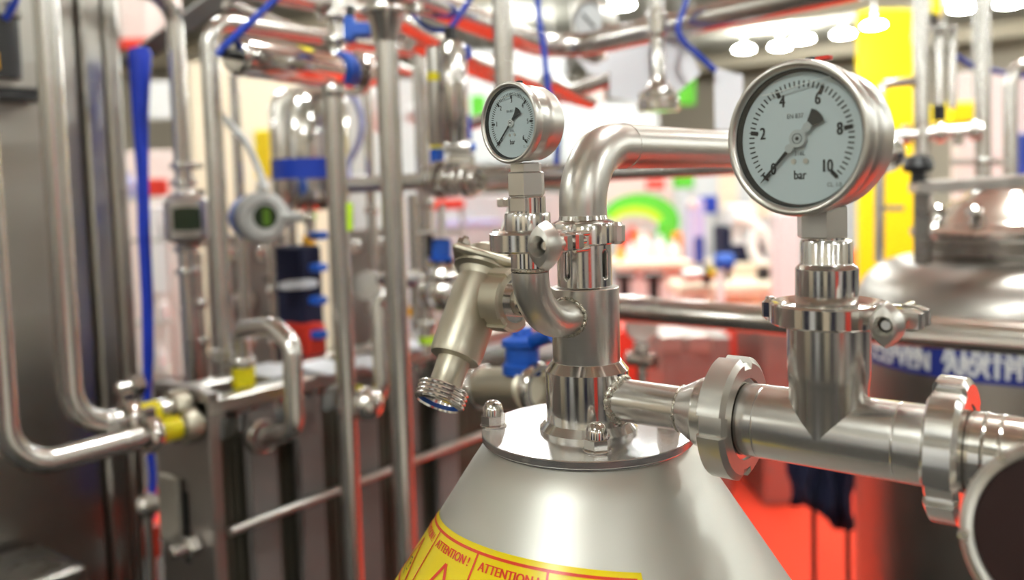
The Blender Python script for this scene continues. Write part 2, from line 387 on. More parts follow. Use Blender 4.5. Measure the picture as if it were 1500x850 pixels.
def cap_nut(x, y, z):
    q_ = 1.28; k = MB().prism(6, (x, y, z + .0016), EZ, .0082 * q_, .0068 * q_, .0008, 0.35)
    k.lathe([(a_ * q_, b_ * q_) for a_, b_ in [(.0069, .0078), (.0068, .0112), (.0062, .0135), (.005, .0158), (.003, .0171), (0, .0176)]], (x, y, z), EZ, 24)
    o = k.build('cap_nut', 'polished', cone, sharp=40)
    MB().lathe([(.0045, 0), (.0113, 0), (.0117, .0004), (.0117, .0012), (.0112, .0016), (.0045, .0016)], (x, y, z), EZ, 32).build('washer', 'polished', o)
for (a, b_) in ((723, 624), (875, 660)):
    p = onz(a, b_, zf); cap_nut(p.x, p.y, zf)
for a in (0.75, 2.2): cap_nut(ccx + .07 * math.cos(a), ccy + .07 * math.sin(a), zf)
# warning sticker wrapped on the cone
cal = math.atan(ck)
def on_cone(th, rho, h=0.0):
    r = rho * math.sin(cal) + h * math.cos(cal); z = zap - rho * math.cos(cal) + h * math.sin(cal)
    t = math.radians(th); return V((ccx + r * math.cos(t), ccy + r * math.sin(t), z))
def edge(th): return 0.2219 + 3.2e-6 * (th + 90) ** 2
mb = MB(); ths = [-153 + i * (112.5 / 60) for i in range(61)]; dr = [0, .03, .06, .09]
mb.add([on_cone(t, edge(t) + d, .0004) for t in ths for d in dr], [(i * 4 + j, i * 4 + j + 1, i * 4 + 5 + j, i * 4 + 4 + j) for i in range(60) for j in range(3)])
stk = mb.build('warning_sticker', 'sticker', cone, label='yellow warning sticker with red borders and ATTENTION headings')
def band(mb, th0, th1, d0, d1, n_=24):
    ts = [th0 + (th1 - th0) * i / n_ for i in range(n_ + 1)]
    mb.add([on_cone(t, edge(t) + d, .0008) for t in ts for d in (d0, d1)], [(2 * i, 2 * i + 1, 2 * i + 3, 2 * i + 2) for i in range(n_)])
def cline(mb, a, b_, w, n_=6):
    # straight line between (theta, drho) points, w metres wide
    (t0, d0), (t1, d1) = a, b_; k = .125; ux, uy = (t1 - t0) * math.radians(1) * k, d1 - d0; L = math.hypot(ux, uy); nx, ny = -uy / L * w / 2, ux / L * w / 2
    vs_ = []
    for i in range(n_ + 1):
        q = i / n_; t = t0 + (t1 - t0) * q; d = d0 + (d1 - d0) * q
        for s_ in (-1, 1):
            tt = t + math.degrees(s_ * nx / k); vs_.append(on_cone(tt, edge(tt) + d + s_ * ny, .0008))
    mb.add(vs_, [(2 * i, 2 * i + 1, 2 * i + 3, 2 * i + 2) for i in range(n_)])
DIV = (-153, -125.5, -98, -70.5, -43)
mb = MB(); band(mb, -152.2, -42.2, .0042, .0064, 60); band(mb, -152.2, -42.2, .0836, .0858, 60)
for t in DIV: cline(mb, (t, .0045), (t, .086), .0018)
mb.build('red_border', 'sred', stk)
tx = MB()
for i in range(4):
    tc = (DIV[i] + DIV[i + 1]) / 2
    for bo_, bh_ in ((0, 0), (.00035, .00003), (-.00035, .00006)):
        add_text(tx, 'ATTENTION !', .0094, lambda x, y, tc=tc, bo_=bo_, bh_=bh_: on_cone(tc + math.degrees((x + bo_) / .125), edge(tc) + .0145 - y + (edge(tc + math.degrees(x / .125)) - edge(tc)), .0009 + bh_), .86)
tx.build('heading_lettering', 'sred', stk)
tri = MB(); pic = MB()
for i in (0, 1):
    tc = (DIV[i] + DIV[i + 1]) / 2 + (1 if i else 0)
    A, B, Cc = (tc, .023), (tc - 9.5, .064), (tc + 9.5, .064)
    for a, b_ in ((A, B), (B, Cc), (Cc, A)): cline(tri, a, b_, .003)
    if i == 0:
        for a, b_ in (((tc - 2.5, .044), (tc + 1, .042)), ((tc + 1, .042), (tc + 2, .05)), ((tc - 2.5, .044), (tc - 3.4, .054)), ((tc - 3.4, .054), (tc + 1.2, .057)), ((tc + 1.2, .046), (tc + 3.2, .0455)), ((tc + .8, .052), (tc + 2.8, .052))): cline(pic, a, b_, .0013)
    else:
        for a, b_ in (((tc - 3, .056), (tc, .04)), ((tc, .04), (tc + 3.4, .056)), ((tc - 2, .05), (tc + 2, .05)), ((tc - 4, .046), (tc - 1, .044)), ((tc + 1, .043), (tc + 4, .047)), ((tc - 3, .058), (tc + 3, .058))): cline(pic, a, b_, .0014)
tri.build('red_triangle', 'sred', stk); pic.build('pictogram', 'sink', stk)
rd = MB(); tc = (DIV[2] + DIV[3]) / 2 + .5; n_ = 40; vs_ = []
for j in range(n_):
    a = 2 * math.pi * j / n_
    for r_ in (.0185, .0135):
        tt = tc + math.degrees(r_ * math.cos(a) / .125); vs_.append(on_cone(tt, edge(tt) + .042 - r_ * math.sin(a), .0009))
rd.add(vs_, [(2 * j, 2 * j + 1, (2 * j + 3) % (2 * n_), (2 * j + 2) % (2 * n_)) for j in range(n_)]); cline(rd, (tc - 6, .031), (tc + 6, .053), .004)
rd.build('prohibition_ring', 'sred', stk)
# ---- riser column
zbr = 1.4215
col = thing('riser_column', 'vertical machined steel riser standing on the cone lid', 'pipe fitting', (0, 0, zf))
MB().lathe([(.02, zf), (.0408, zf), (.0408, zf + .003), (.0355, zf + .0092), (.02, zf + .0092)], (0, 0, 0), EZ, 80).build('base_collar', 'turned', col, sharp=25)
MB().lathe([(.02, zf + .005), (.0347, zf + .005), (.0347, 1.4437), (.0343, 1.4442), (.0287, 1.4512), (.02, 1.4512)], (0, 0, 0), EZ, 96).build('lower_sleeve', 'polished', col, sharp=25)
MB().lathe([(.01, 1.4505), (.0277, 1.4505), (.0281, 1.4515), (.0281, 1.5118), (.0275, 1.5124), (.0225, 1.5124), (.0225, 1.5105), (.01, 1.5105)], (0, 0, 0), EZ, 96).build('upper_sleeve', 'brushed_up', col, sharp=25)
seg, rows = 180, 36; z0, z1, rs = 1.5128, 1.5485, .0226; vs_ = []; fs = []
slots = [math.radians(a) for a in (-96, -8, 82, 172)]
for j in range(rows + 1):
    for i in range(seg):
        t = 2 * math.pi * i / seg; vs_.append((rs * math.cos(t), rs * math.sin(t), z0 + (z1 - z0) * j / rows))
for j in range(rows):
    zc = z0 + (z1 - z0) * (j + .5) / rows
    for i in range(seg):
        t = 2 * math.pi * (i + .5) / seg; hole = False
        for s_ in slots:
            dx = ((t - s_ + math.pi) % (2 * math.pi) - math.pi) * rs; dz = max(0, abs(zc - 1.5318) - .0085)
            if dx * dx + dz * dz < .0032 ** 2: hole = True
        if not hole: fs.append((j * seg + i, j * seg + (i + 1) % seg, (j + 1) * seg + (i + 1) % seg, (j + 1) * seg + i))
o = MB().add(vs_, fs).build('slotted_sleeve', 'turned', col, sharp=40)
md = o.modifiers.new('wall', 'SOLIDIFY'); md.thickness = .0028; md.offset = -1
MB().cyl((0, 0, 1.505), (0, 0, 1.55), .0125).build('inner_rod', 'satin', col)
def saddle(name, parent, ax, rs, R, r, z):
    pts = []; rr = []
    for i in range(65):
        t = 2 * math.pi * i / 64; a, b_ = R * math.cos(t), R * math.sin(t); h = math.sqrt(max(1e-9, rs * rs - a * a))
        pts.append((h, a, z + b_) if ax == 'x' else (a, -h, z + b_)); rr.append(r * (1 + .22 * math.sin(i * 2.1) + random.uniform(-.12, .12)))
    rr[-1] = rr[0]
    MB().tube(pts, rr, 10, False).build(name, 'weld', parent, sharp=60)
yg = -0.075; zel = 1.4905
MB().tube(fillet([(0, -.02, zel), (0, yg, zel), (0, yg, 1.532)], .042, 16), .0143, 32).build('welded_elbow', 'satin', col, label='bent elbow tube welded to the riser side')
saddle('weld_bead', col, 'y', .0279, .0152, .0017, zel)
MB().lathe([(.0143, 0), (.0147, .0006), (.0147, .0026), (.0143, .0032)], (0, yg, 1.5325), EZ, 40).build('weld_seam', 'weld', col)
MB().lathe([(.0143, 1.5355), (.0143, 1.5515), (.019, 1.5525), (.025, 1.5545), (.025, 1.556), (.01, 1.556)], (0, yg, 0), EZ, 48).build('lower_ferrule', 'polished', col)
saddle('weld_bead', col, 'x', .0345, .0182, .0026, zbr)
# ---- bent pipe with its collar
bp_ = thing('bent_pipe', 'thick brushed steel pipe bending over behind the large gauge', 'pipe', (0, 0, 1.548))
MB().tube(fillet([(0, 0, 1.56), (0, 0, 1.629), (0, .9, 1.629)], .05, 20), .0197, 40).build('pipe', 'satin', bp_)
zz = 1.629
for y in (.066,):
    MB().lathe([(.0196, -.0016), (.0203, -.0008), (.0203, .0008), (.0196, .0016)], (0, y, zz), EY, 40).build('weld_seam', 'satin', bp_)
MB().lathe([(.0197, .9 - .004), (.031, .9), (.031, .906), (0, .906)], (0, 0, zz), EY, 40).build('end_cap', 'polished', bp_)
c_ = MB().lathe([(.0235, 1.5475), (.0262, 1.5482), (.0268, 1.5492), (.0268, 1.5632), (.026, 1.5655), (.0235, 1.567), (.0205, 1.568), (.0197, 1.5715), (.0196, 1.5475)], (0, 0, 0), EZ, 64)
c_.build('collar', 'polished', bp_, sharp=28)
MB().box((.0262, .0105, 1.5565), (.011, .011, .018), ch=.0028).build('collar_lug', 'satin', bp_)
# ---- branch pipe to the right
br = thing('branch_pipe', 'short polished branch pipe welded to the lower riser with a flared end', 'pipe', (.06, 0, zbr))
MB().lathe([(.0172, .03), (.0172, .0865), (.0176, .088), (.0262, .104), (.0266, .106), (.0266, .121), (0, .121)], (0, 0, zbr), EX, 56).build('pipe', 'brushed', br, sharp=40)
MB().torus((.0875, 0, zbr), EX, .0172, .0013, 56, 8, .3).build('weld_bead', 'weld', br, sharp=60)
def slotted_nut(mb, o, ax, r, rin, w, angs, half=.17, dep=.0042, ch=.0035):
    x, y, a = frame(ax); o = V(o); A = []
    n_ = 96; base = [2 * math.pi * i / n_ for i in range(n_)]
    for q in angs: base += [q - half - .002, q - half + .002, q + half - .002, q + half + .002]
    base = sorted(t % (2 * math.pi) for t in base)
    def rad(t):
        for q in angs:
            if abs((t - q + math.pi) % (2 * math.pi) - math.pi) < half: return r - dep
        return r
    lv = [(0, None), (0, -ch), (ch * .6, 0), (w - ch * .8, 0), (w, -ch * 1.3), (w, None), (w - .006, None)]
    vs_ = []; N_ = len(base)
    for h, d in lv:
        for t in base:
            rr = rin if d is None else rad(t) + d; vs_.append(o + a * h + (x * math.cos(t) + y * math.sin(t)) * rr)
    fs = []
    for q in range(len(lv)):
        q2 = (q + 1) % len(lv)
        for i in range(N_):
            j = (i + 1) % N_; fs.append((q * N_ + i, q * N_ + j, q2 * N_ + j, q2 * N_ + i))
    return mb.add(vs_, fs)
qa = [math.radians(a) for a in (-3, 87, 177, 267)]
nut = thing('union_nut', 'matt slotted union nut joining branch pipe and tee left of the tee', 'union nut', (.128, 0, zbr - .045))
slotted_nut(MB(), (.1185, 0, zbr), EX, .0452, .0300, .0215, qa).build('nut_ring', 'satin', nut, sharp=20)
MB().lathe([(.0265, .120), (.0298, .120), (.0298, .1385), (.0265, .1385)], (0, 0, zbr), EX, 48).build('liner', 'polished', nut)
qa2 = [math.radians(a + 27) for a in (-3, 87, 177, 267)]
nut2 = thing('union_nut', 'shiny slotted union nut right of the tee near the picture edge', 'union nut', (.2755, 0, zbr - .047))
slotted_nut(MB(), (.267, 0, zbr), EX, .0470, .0300, .020, qa2).build('nut_ring', 'turned', nut2, sharp=20)
MB().lathe([(.0265, .268), (.0298, .268), (.0298, .286), (.0265, .286)], (0, 0, zbr), EX, 48).build('liner', 'polished', nut2)
# ---- tee
xt = .199; tee = thing('tee_pipe', 'brushed steel tee pipe carrying the large pressure gauge', 'pipe', (xt, 0, zbr - .0265))
MB().lathe([(0, .139), (.0258, .139), (.0265, .1395), (.0265, .262), (.0265, .2665), (0, .2665)], (0, 0, zbr), EX, 64).build('run_pipe', 'brushed', tee, sharp=25)
MB().lathe([(.0266, zbr), (.0266, zbr + .032), (.0272, zbr + .036), (.0276, zbr + .042), (.0276, 1.4955), (.036, 1.498), (.036, 1.504), (.02, 1.504)], (xt, 0, 0), EZ, 64).build('vertical_port', 'pipe', tee, sharp=40)
for x in (.153, .246): MB().lathe([(.0264, -.001), (.0268, 0), (.0264, .001)], (x, 0, zbr), EX, 56).build('weld_seam', 'brushed', tee)
ep = thing('end_pipe', 'polished pipe stub running out at the right edge', 'pipe', (.31, 0, zbr - .0265))
MB().tube(fillet([(.286, 0, zbr), (.345, 0, zbr), (.345, -.04, zbr - .06)], .03, 10), .0262, 48).build('pipe', 'polished', ep)
for x in (.297, .306): MB().lathe([(.0258, -.0015), (.0272, 0), (.0258, .0015)], (x, 0, zbr), EX, 56).build('weld_seam', 'polished', ep)
# dark sight glass close to the lens
sg0 = P(1564, 790, .42); sgn = (CAM - sg0 + CR * -.10 + CU * .03).normalized()
sg = thing('sight_glass', 'dark round sight glass in a steel rim at the bottom right corner', 'sight glass', sg0 - EZ * .045)
MB().lathe([(.0400, .002), (.0405, .006), (.0430, .007), (.0465, .005), (.0480, .0), (.0480, -.02), (.03, -.03), (0, -.03)], sg0, sgn, 72).build('rim', 'satin', sg)
MB().lathe([(.0405, .004), (.02, .0045), (0, .0045)], sg0, sgn, 48).build('glass_disc', 'darkglass', sg)
for i in range(6):
    x, y, a = frame(sgn); t = i * math.pi / 3 + .2; q = sg0 + (x * math.cos(t) + y * math.sin(t)) * .044 + a * .0055
    MB().cyl(q, q + a * .004, .0028, seg=12, c=.0006).build('screw', 'polished', sg)
# ---- tri clamps
def tri_clamp(name, label, c, rr, th, k, mat, nk=1.0, ear=0.0):
    # c centre, rr ring radius, th ring height, k overall scale; split and bolt on the +X side, bolt along Y
    c = V(c); t = thing(name, label, 'clamp', c - EZ * th / 2); h = th / 2
    MB().lathe([(rr - .007 * k, -h * .75), (rr - .0015 * k, -h), (rr, -h * .82), (rr, h * .82), (rr - .0015 * k, h), (rr - .007 * k, h * .75), (rr - .010 * k, h * .35), (rr - .010 * k, -h * .35)], c, EZ, 72, True).build('clamp_ring', mat, t, sharp=28)
    bx = rr + .0065 * k
    for s_ in (-1, 1):
        MB().box(c + V((rr + .003 * k + ear / 2, s_ * .0075 * k, 0)), (.019 * k + ear, .010 * k, th * .92), ch=.0018 * k).build('clamp_ear', mat, t)
    MB().box(c + V((-rr - .001 * k, 0, 0)), (.010 * k, .012 * k, th * .95), ch=.002 * k).build('hinge', mat, t)
    p = c + V((-rr - .002 * k, 0, 0)); MB().cyl(p - EZ * h * 1.12, p + EZ * h * 1.15, .0030 * k, seg=16, c=.0006 * k).build('hinge_pin', 'polished', t)
    b0 = c + V((bx, 0, -.0005))
    MB().cyl(b0 + EY * -.031 * k, b0 + EY * .020 * k, .0032 * k, seg=16, c=.0005).build('swing_bolt', 'polished', t)
    for s_ in (-1, 1):
        q = b0 + EZ * s_ * .0058 * k + EX * .002 * k; MB().cyl(q + EY * .004 * k, q + EY * .0225 * k, .0024 * k, seg=14, c=.0006 * k).build('fork_prong', 'polished', t)
    # wing nut: almond body with a through hole, hub behind
    yc = -.030 * k; w = MB(); N_ = 40
    def almond(hh, ww): return [(ww * (abs(math.sin(a)) ** 1.75) * (1 if math.sin(a) >= 0 else -1), hh * math.cos(a)) for a in [2 * math.pi * i / N_ for i in range(N_)]]
    circ = [(math.sin(2 * math.pi * i / N_), math.cos(2 * math.pi * i / N_)) for i in range(N_)]
    L = [([(x * .0040, z * .0040) for x, z in circ], .006), ([(x * .0066, z * .0068) for x, z in circ], -.0080), ([(x * .0072, z * .0078) for x, z in circ], -.0092), (almond(.0150, .0092), -.0080), (almond(.0178, .0126), .001), (almond(.0176, .0128), .0030), (almond(.012, .0090), .0055), ([(x * .0058, z * .0058) for x, z in circ], .0062), ([(x * .0052, z * .0052) for x, z in circ], .0195), ([(x * .0036, z * .0036) for x, z in circ], .0195)]
    vs_ = [b0 + EX * (x * k * nk) + EZ * (z * k * nk) + EY * (yc + y * k * nk) for ring, y in L for x, z in ring]; fs = []
    for q in range(len(L)):
        q2 = (q + 1) % len(L)
        for i in range(N_): fs.append((q * N_ + i, q * N_ + (i + 1) % N_, q2 * N_ + (i + 1) % N_, q2 * N_ + i))
    w.add(vs_, fs).build('wing_nut', 'satin', t, sharp=38)
    return t
tri_clamp('pipe_clamp', 'small steel clamp with wing nut under the small pressure gauge', (0, yg, 1.5555), .0298, .0148, 1.0, 'turned')
tri_clamp('pipe_clamp', 'large mirror-polished clamp with wing nut under the large pressure gauge', (xt, 0, 1.5045), .0392, .0152, 1.06, 'polished', .80, .010)
# ---- pressure gauges
def gauge(label, fc, stem, gx, gy, R, dep, majors, minor, bar, spec, cls, pk):
    fc = V(fc); g = thing('pressure_gauge', label, 'gauge', (stem[0], stem[1], stem[2]))
    q = lambda a, b_, c: fc + gx * a + EZ * b_ - gy * c
    ax = -gy
    cs = [(0, -dep), (.80 * R, -dep), (.88 * R, -dep + .05 * R), (.925 * R, -dep + .16 * R), (.935 * R, -dep * .62), (.945 * R, -dep * .60), (.945 * R, -dep * .40), (.935 * R, -dep * .38), (.94 * R, -.16 * R), (.93 * R, -.12 * R), (.90 * R, -.12 * R), (.90 * R, -.14 * R), (0, -.14 * R)]
    MB().lathe(cs, fc, ax, 96).build('case', 'satin', g, sharp=30)
    bz = [(.93 * R, -.20 * R), (.985 * R, -.20 * R), (1.0 * R, -.17 * R), (1.0 * R, -.02 * R), (.985 * R, .02 * R), (.96 * R, .035 * R), (.935 * R, .035 * R), (.905 * R, .015 * R), (.885 * R, -.02 * R), (.885 * R, -.05 * R), (.93 * R, -.05 * R)]
    MB().lathe(bz, fc, ax, 128, True).build('bezel', 'satin', g, sharp=35)
    MB().lathe([(.90 * R, -.03 * R), (.875 * R, -.03 * R), (.845 * R, -.115 * R), (.90 * R, -.115 * R)], fc, ax, 96, True).build('inner_ring', 'blackmatt', g, sharp=30, label='black inner ring')
    cz = -.115 * R; rd_ = .86 * R
    MB().lathe([(rd_, cz - .004 * R), (rd_, cz), (0, cz)], fc, ax, 96).build('dial', 'dial', g)
    mk = MB(); lift = cz + .006 * R
    def tick(ang, r0, r1, w):
        u = (math.cos(ang), math.sin(ang)); p_ = (-u[1] * w / 2, u[0] * w / 2)
        mk.add([q(u[0] * r + s_ * p_[0], u[1] * r + s_ * p_[1], lift) for r, s_ in ((r0, -1), (r0, 1), (r1, 1), (r1, -1))], [(0, 1, 2, 3)])
    nM = len(majors) - 1; n_ = nM * minor
    for i in range(n_ + 1):
        a = math.radians(225 - 270 * i / n_)
        if i % minor == 0: tick(a, .71 * rd_, .84 * rd_, .055 * R); tick(a, .70 * rd_, .865 * rd_, .012 * R)
        else: tick(a, (.765 if (i * 2) % minor else .745) * rd_,   .86 * rd_, .019 * R)
    mk.build('scale_marks', 'ink', g)
    nm = MB()
    for i, s_ in enumerate(majors):
        a = math.radians(225 - 270 * i / nM); rr = (.545 if len(s_) < 2 else .52) * R
        add_text(nm, s_, (.225 if pk else .17) * R, lambda x, y, a=a, rr=rr: q(rr * math.cos(a) + x, rr * math.sin(a) + y, lift), .72)
        add_text(nm, s_, (.225 if pk else .17) * R, lambda x, y, a=a, rr=rr: q(rr * math.cos(a) + x + .014 * R, rr * math.sin(a) + y, lift + .0002 * R), .72)
    for s_, sz, yy, xs, xo in ((bar, .17, -.47, .8, 0), (bar, .17, -.47, .8, .006), ('EN 837', .085, .29, .9, -.06), (spec, .085, -.19, .9, 0), (cls, .075, -.60, .9, .47)):
        add_text(nm, s_, sz * R, lambda x, y, yy=yy, xo=xo: q(x + xo * R, yy * R + y, lift), xs)
    nm.build('numerals', 'ink', g)
    for s_ in (-1, 1):
        p = q(s_ * .085 * R - .0 * R, -.29 * R, cz); MB().cyl(p, p + ax * .015 * R, .036 * R, seg=16).build('dial_screw', 'satin', g)
    # pointer on the zero mark, broad tail opposite
    u = gx * math.cos(math.radians(226)) + EZ * math.sin(math.radians(226)); v_ = EZ * math.cos(math.radians(226)) - gx * math.sin(math.radians(226)); pc = cz + .045 * R
    def poly(pts, c): return [fc + (u * a + v_ * b_) * R + ax * c for a, b_ in pts]
    pt = MB(); pt.outline(poly([(.05, -.028), (.70, -.012), (.80, 0), (.70, .012), (.05, .028)], pc), ax * .008 * R)
    pt.outline(poly([(.665, -.06), (.695, -.06), (.695, .06), (.665, .06)], pc), ax * .006 * R)
    pt.outline(poly([(-.05, .03), (-.24, .05), (-.40, .115), (-.425, .06), (-.43, 0), (-.425, -.06), (-.40, -.115), (-.24, -.05), (-.05, -.03)], pc), ax * .008 * R)
    po = pt.build('pointer', 'ink', g, sharp=20)
    hb = MB().cyl(fc + ax * cz, fc + ax * (pc + .022 * R), (.115 if pk else .09) * R, seg=32, c=.004 * R)
    if pk:
        hb.outline(poly([(-.25, -.045), (.20, -.04), (.20, .04), (-.25, .045)], pc + .008 * R), ax * .006 * R)
        for s_ in (-.19, .17): hb.cyl(fc + u * s_ * R + ax * (pc - .005 * R), fc + u * s_ * R + ax * (pc + .02 * R), .058 * R, seg=20)
    hb.build('pointer_hub', 'hubgrey' if pk else 'ptfe', po)
    MB().lathe([(.068 * R, pc + .022 * R), (.068 * R, pc + .027 * R), (.06 * R, pc + .027 * R), (.06 * R, pc + .022 * R)], fc, ax, 24, True).build('hub_ring', 'ink', po)
    MB().cyl(fc + ax * (pc + .02 * R), fc + ax * (pc + .026 * R), .025 * R, seg=16).build('hub_pin', 'ink', po)
    MB().lathe([(0, -.035 * R), (.888 * R, -.035 * R), (.888 * R, -.022 * R), (0, -.022 * R)], fc, ax, 64).build('window_glass', 'glass', g)
    # meniscus of the filling liquid near the top of the dial
    ml = [q(x * R, (.70 + .30 * x * x - .03) * R if False else (.665 + .045 * math.sin(x * 3) + .06 * x) * R, -.05 * R) for x in [-.50 + .1 * i for i in range(11)]]
    MB().tube(smooth_curve(ml, 3), .008 * R, 8).build('liquid_line', 'ptfe', g, label='pale curved line of the filling liquid')
    p = q(.08 * R, 1.0 * R, -dep * .30); MB().box(p, (.13 * R, .12 * R, .07 * R), (gx, gy, EZ), ch=.01 * R).build('filler_plug', 'black', g)
    if pk: MB().box(p + gx * .17 * R, (.2 * R, .1 * R, .06 * R), (gx, gy, EZ), ch=.01 * R).build('vent_lever', 'red', g, label='red vent lever')
    return g
def turned(deg): t = math.radians(deg); return V((math.cos(t), -math.sin(t), 0)), V((math.sin(t), math.cos(t), 0))
def zrow0(x, y, row):
    v0 = V((x, y, 0)) - CAM; k = (PY - row) / FPX; return (k * v0.dot(CF) - v0.dot(CU)) / (CU.z - k * CF.z)
gxa, gya = turned(10); gl = V((xt, 0, 0)) - gya * .036 - EX * .003; gl.z = zrow0(gl.x, gl.y, 203)
gL = gauge('large round pressure gauge reading zero bar, numbered up to 10', gl, (xt, 0, 1.512), gxa, gya, .0512, .048, ['0', '2', '4', '6', '8', '10'], 10, 'bar', '316L', 'CL. 1.0', True)
sx = ony(1204, 330, 0).x
MB().prism(6, (sx, 0, 1.556), EZ, .0172, .022, .001, .5).build('hex_stem', 'satin', gL)
MB().lathe([(0, 1.508), (.0205, 1.508), (.0207, 1.509), (.0207, 1.535), (.0196, 1.5365), (.0178, 1.538), (.0173, 1.5395), (.0173, 1.5525), (.0165, 1.5545), (.012, 1.555), (.012, 1.557), (0, 1.557)], (xt - .001, 0, 0), EZ, 56).build('socket', 'turned', gL, sharp=25)
MB().lathe([(0, 1.5045), (.0315, 1.5045), (.0325, 1.5065), (.031, 1.5085), (.0195, 1.5095), (0, 1.5095)], (xt, 0, 0), EZ, 56).build('ferrule', 'polished', gL)
gxb, gyb = turned(8); gs = ony(745, 180, yg - .022)
gS = gauge('small pressure gauge on the welded elbow, dial turned to the left', gs, (0, yg, 1.556), gxb, gyb, .0298, .033, ['0', '1', '2', '3', '4', '5', '6'], 10, 'bar', '316L', 'CL. 1.6', False)
sx = ony(771, 265, yg).x
MB().prism(6, (sx, yg, 1.6005), EZ, .0125, .014, .0006, .5).build('neck', 'satin', gS)
MB().prism(6, (sx, yg, 1.5895), EZ, .0146, .0185, .0012, .5).build('hex_nut', 'satin', gS)
MB().lathe([(0, 1.557), (.0172, 1.557), (.0175, 1.558), (.0175, 1.5755), (.017, 1.577), (.0142, 1.577), (.0142, 1.5885), (.0135, 1.5895), (0, 1.5895)], (sx, yg, 0), EZ, 48).build('socket', 'turned', gS, sharp=25)
MB().box((sx + .002, yg - .0128, 1.5835), (.014, .004, .010), ch=.0005).build('wrench_flat', 'satin', gS)
# ---- angle valve on the left of the riser
T = P(708, 407, .80); B_ = P(666, 525, .767); K = P(642, 578, .752); av = (B_ - T).normalized(); Lb = (B_ - T).length
va = thing('angle_valve', 'matt cast steel angle valve slanting down beside the riser', 'valve', K)
MB().lathe([(0, -.004), (.0215, -.004), (.0222, .004), (.0236, .014), (.0238, Lb - .012), (.0234, Lb - .004), (.0222, Lb), (.014, Lb + .002), (0, Lb + .002)], T, av, 56).build('body', 'cast', va, sharp=40)
MB().lathe([(.014, Lb - .002), (.0148, Lb + .004), (.0143, Lb + .012), (.0143, Lb + .030), (.016, Lb + .034), (.0138, Lb + .034), (.0128, Lb + .015), (0, Lb + .012)], T, av, 48).build('outlet_neck', 'cast', va, sharp=45)
pr = [(.0165, Lb + .027)]; h = Lb + .028
for i in range(4): pr += [(.0222, h), (.0228, h + .0012), (.0222, h + .0024), (.0208, h + .0032)]; h += .0038
pr += [(.0215, h), (.019, h + .001), (.017, h - .004), (.0155, h - .012), (.0155, Lb + .027)]
MB().lathe(pr, T, av, 56, True).build('threaded_collar', 'turned', va, sharp=20)
MB().lathe([(.0172, h - .003), (.0180, h - .0006), (.0172, h - .0012), (.0164, h - .004)], T, av, 40, True).build('blue_seal', 'blue', va, label='blue seal inside the outlet')
x_, y_, a_ = frame(av); sq = (CR - av * CR.dot(av)).normalized(); sq2 = av.cross(sq)
MB().box(T - av * .011, (.064, .062, .009), (sq, sq2, av), ch=.003).build('bonnet_flange', 'cast', va, bevel=.002)
MB().lathe([(.0300, -.0075), (.0300, -.0045), (.0245, -.002), (.0222, .004), (.0215, .008)], T, av, 48).build('body_flange', 'cast', va, sharp=40)
MB().lathe([(.024, -.015), (.023, -.024), (.014, -.031), (0, -.033)], T, av, 40).build('bonnet_dome', 'cast', va)
for i in (-1, 1):
    for j in (-1, 1):
        p = T + sq * (.024 * i) + sq2 * (.023 * j) - av * .0155
        MB().prism(6, p, -av, .0062, .0055, .0006).cyl(p, p - av * .009, .003, seg=12).build('bolt', 'polished', va)
n0 = ony(700, 452, 0.0); zu = 1.4965
MB().cyl((n0.x - .02, 0.002, zu), (-.085, 0.0, zu), .0165, seg=40).build('side_port', 'cast', va)
MB().cyl((-.085, 0, zu), (-.02, 0, zu), .0145, seg=36).build('inlet_stub', 'polished', va)
un = thing('union_nut', 'matt cast union nut between the angle valve and the riser', 'union nut', (-.07, 0, zu - .027))
slotted_nut(MB(), (-.094, 0, zu), EX, .0285, .0200, .022, [math.radians(a) for a in (40, 130, 220, 310)], .2, .003, .002).build('nut_ring', 'cast', un, sharp=20)
MB().lathe([(.0145, -.088), (.0198, -.088), (.0198, -.0725), (.0145, -.0725)], (0, 0, zu), EX, 40).build('liner', 'polished', un)
MB().tube([P(733, 345, .80), P(748, 302, .80)], .0022, 10).box(P(737, 297, .80), (.009, .009, .008), ch=.001).build('lift_lever', 'satin', va)
# ================================================================== BACKGROUND
def zrow(x, y, row):
    v0 = V((x, y, 0)) - CAM; k = (PY - row) / FPX
    return (k * v0.dot(CF) - v0.dot(CU)) / (CU.z - k * CF.z)
def colx(px, py, d):
    p = P(px, py, d); return p.x, p.y
def on_cyl(parent, mat, p0, p1, r, name, seg=24, **k): return MB().cyl(p0, p1, r, seg=seg, c=min(r * .15, .003)).build(name, mat, parent, **k)
def ring(parent, p, ax, r, w, name='pipe_ferrule', mat='pipe'):
    ax = V(ax).normalized(); return MB().lathe([(r * .7, -w / 2), (r - .002, -w / 2), (r, -w / 4), (r, w / 4), (r - .002, w / 2), (r * .7, w / 2)], p, ax, 32, True).build(name, mat, parent)
def pipe(label, pts, r, bend=.06, mat='pipe', name='steel_pipe', cat='pipe', base=None, seg=24):
    pts = [V(p) for p in pts]; t = thing(name, label, cat, base or min(pts, key=lambda p: p.z))
    MB().tube(fillet(pts, bend), r, seg).build('pipe', mat, t); return t
def hose(label, pts, r, mat='tube_blue', name='blue_hose', cat='hose'):
    return tag(MB().tube(smooth_curve(pts, 6), r, 10).build(name, mat, loc=pts[0]), label, cat)
def post(label, px, py, d, r, top, bot=None, mat='pipe', name='steel_pole', cat='pole'):
    x, y = colx(px, py, d); z1 = zrow(x, y, top); z0 = 0 if bot is None else zrow(x, y, bot)
    t = thing(name, label, cat, (x, y, z0)); MB().cyl((x, y, z0), (x, y, z1), r, seg=28).build('pipe', mat, t); return t, x, y
def boxat(parent, name, mat, px, py, d, w, h, dep=.05, axes=None, ch=.004, **k):
    ax = axes or (EX, EY, EZ); return MB().box(P(px, py, d), (w, dep, h), ax, ch).build(name, mat, parent, **k)
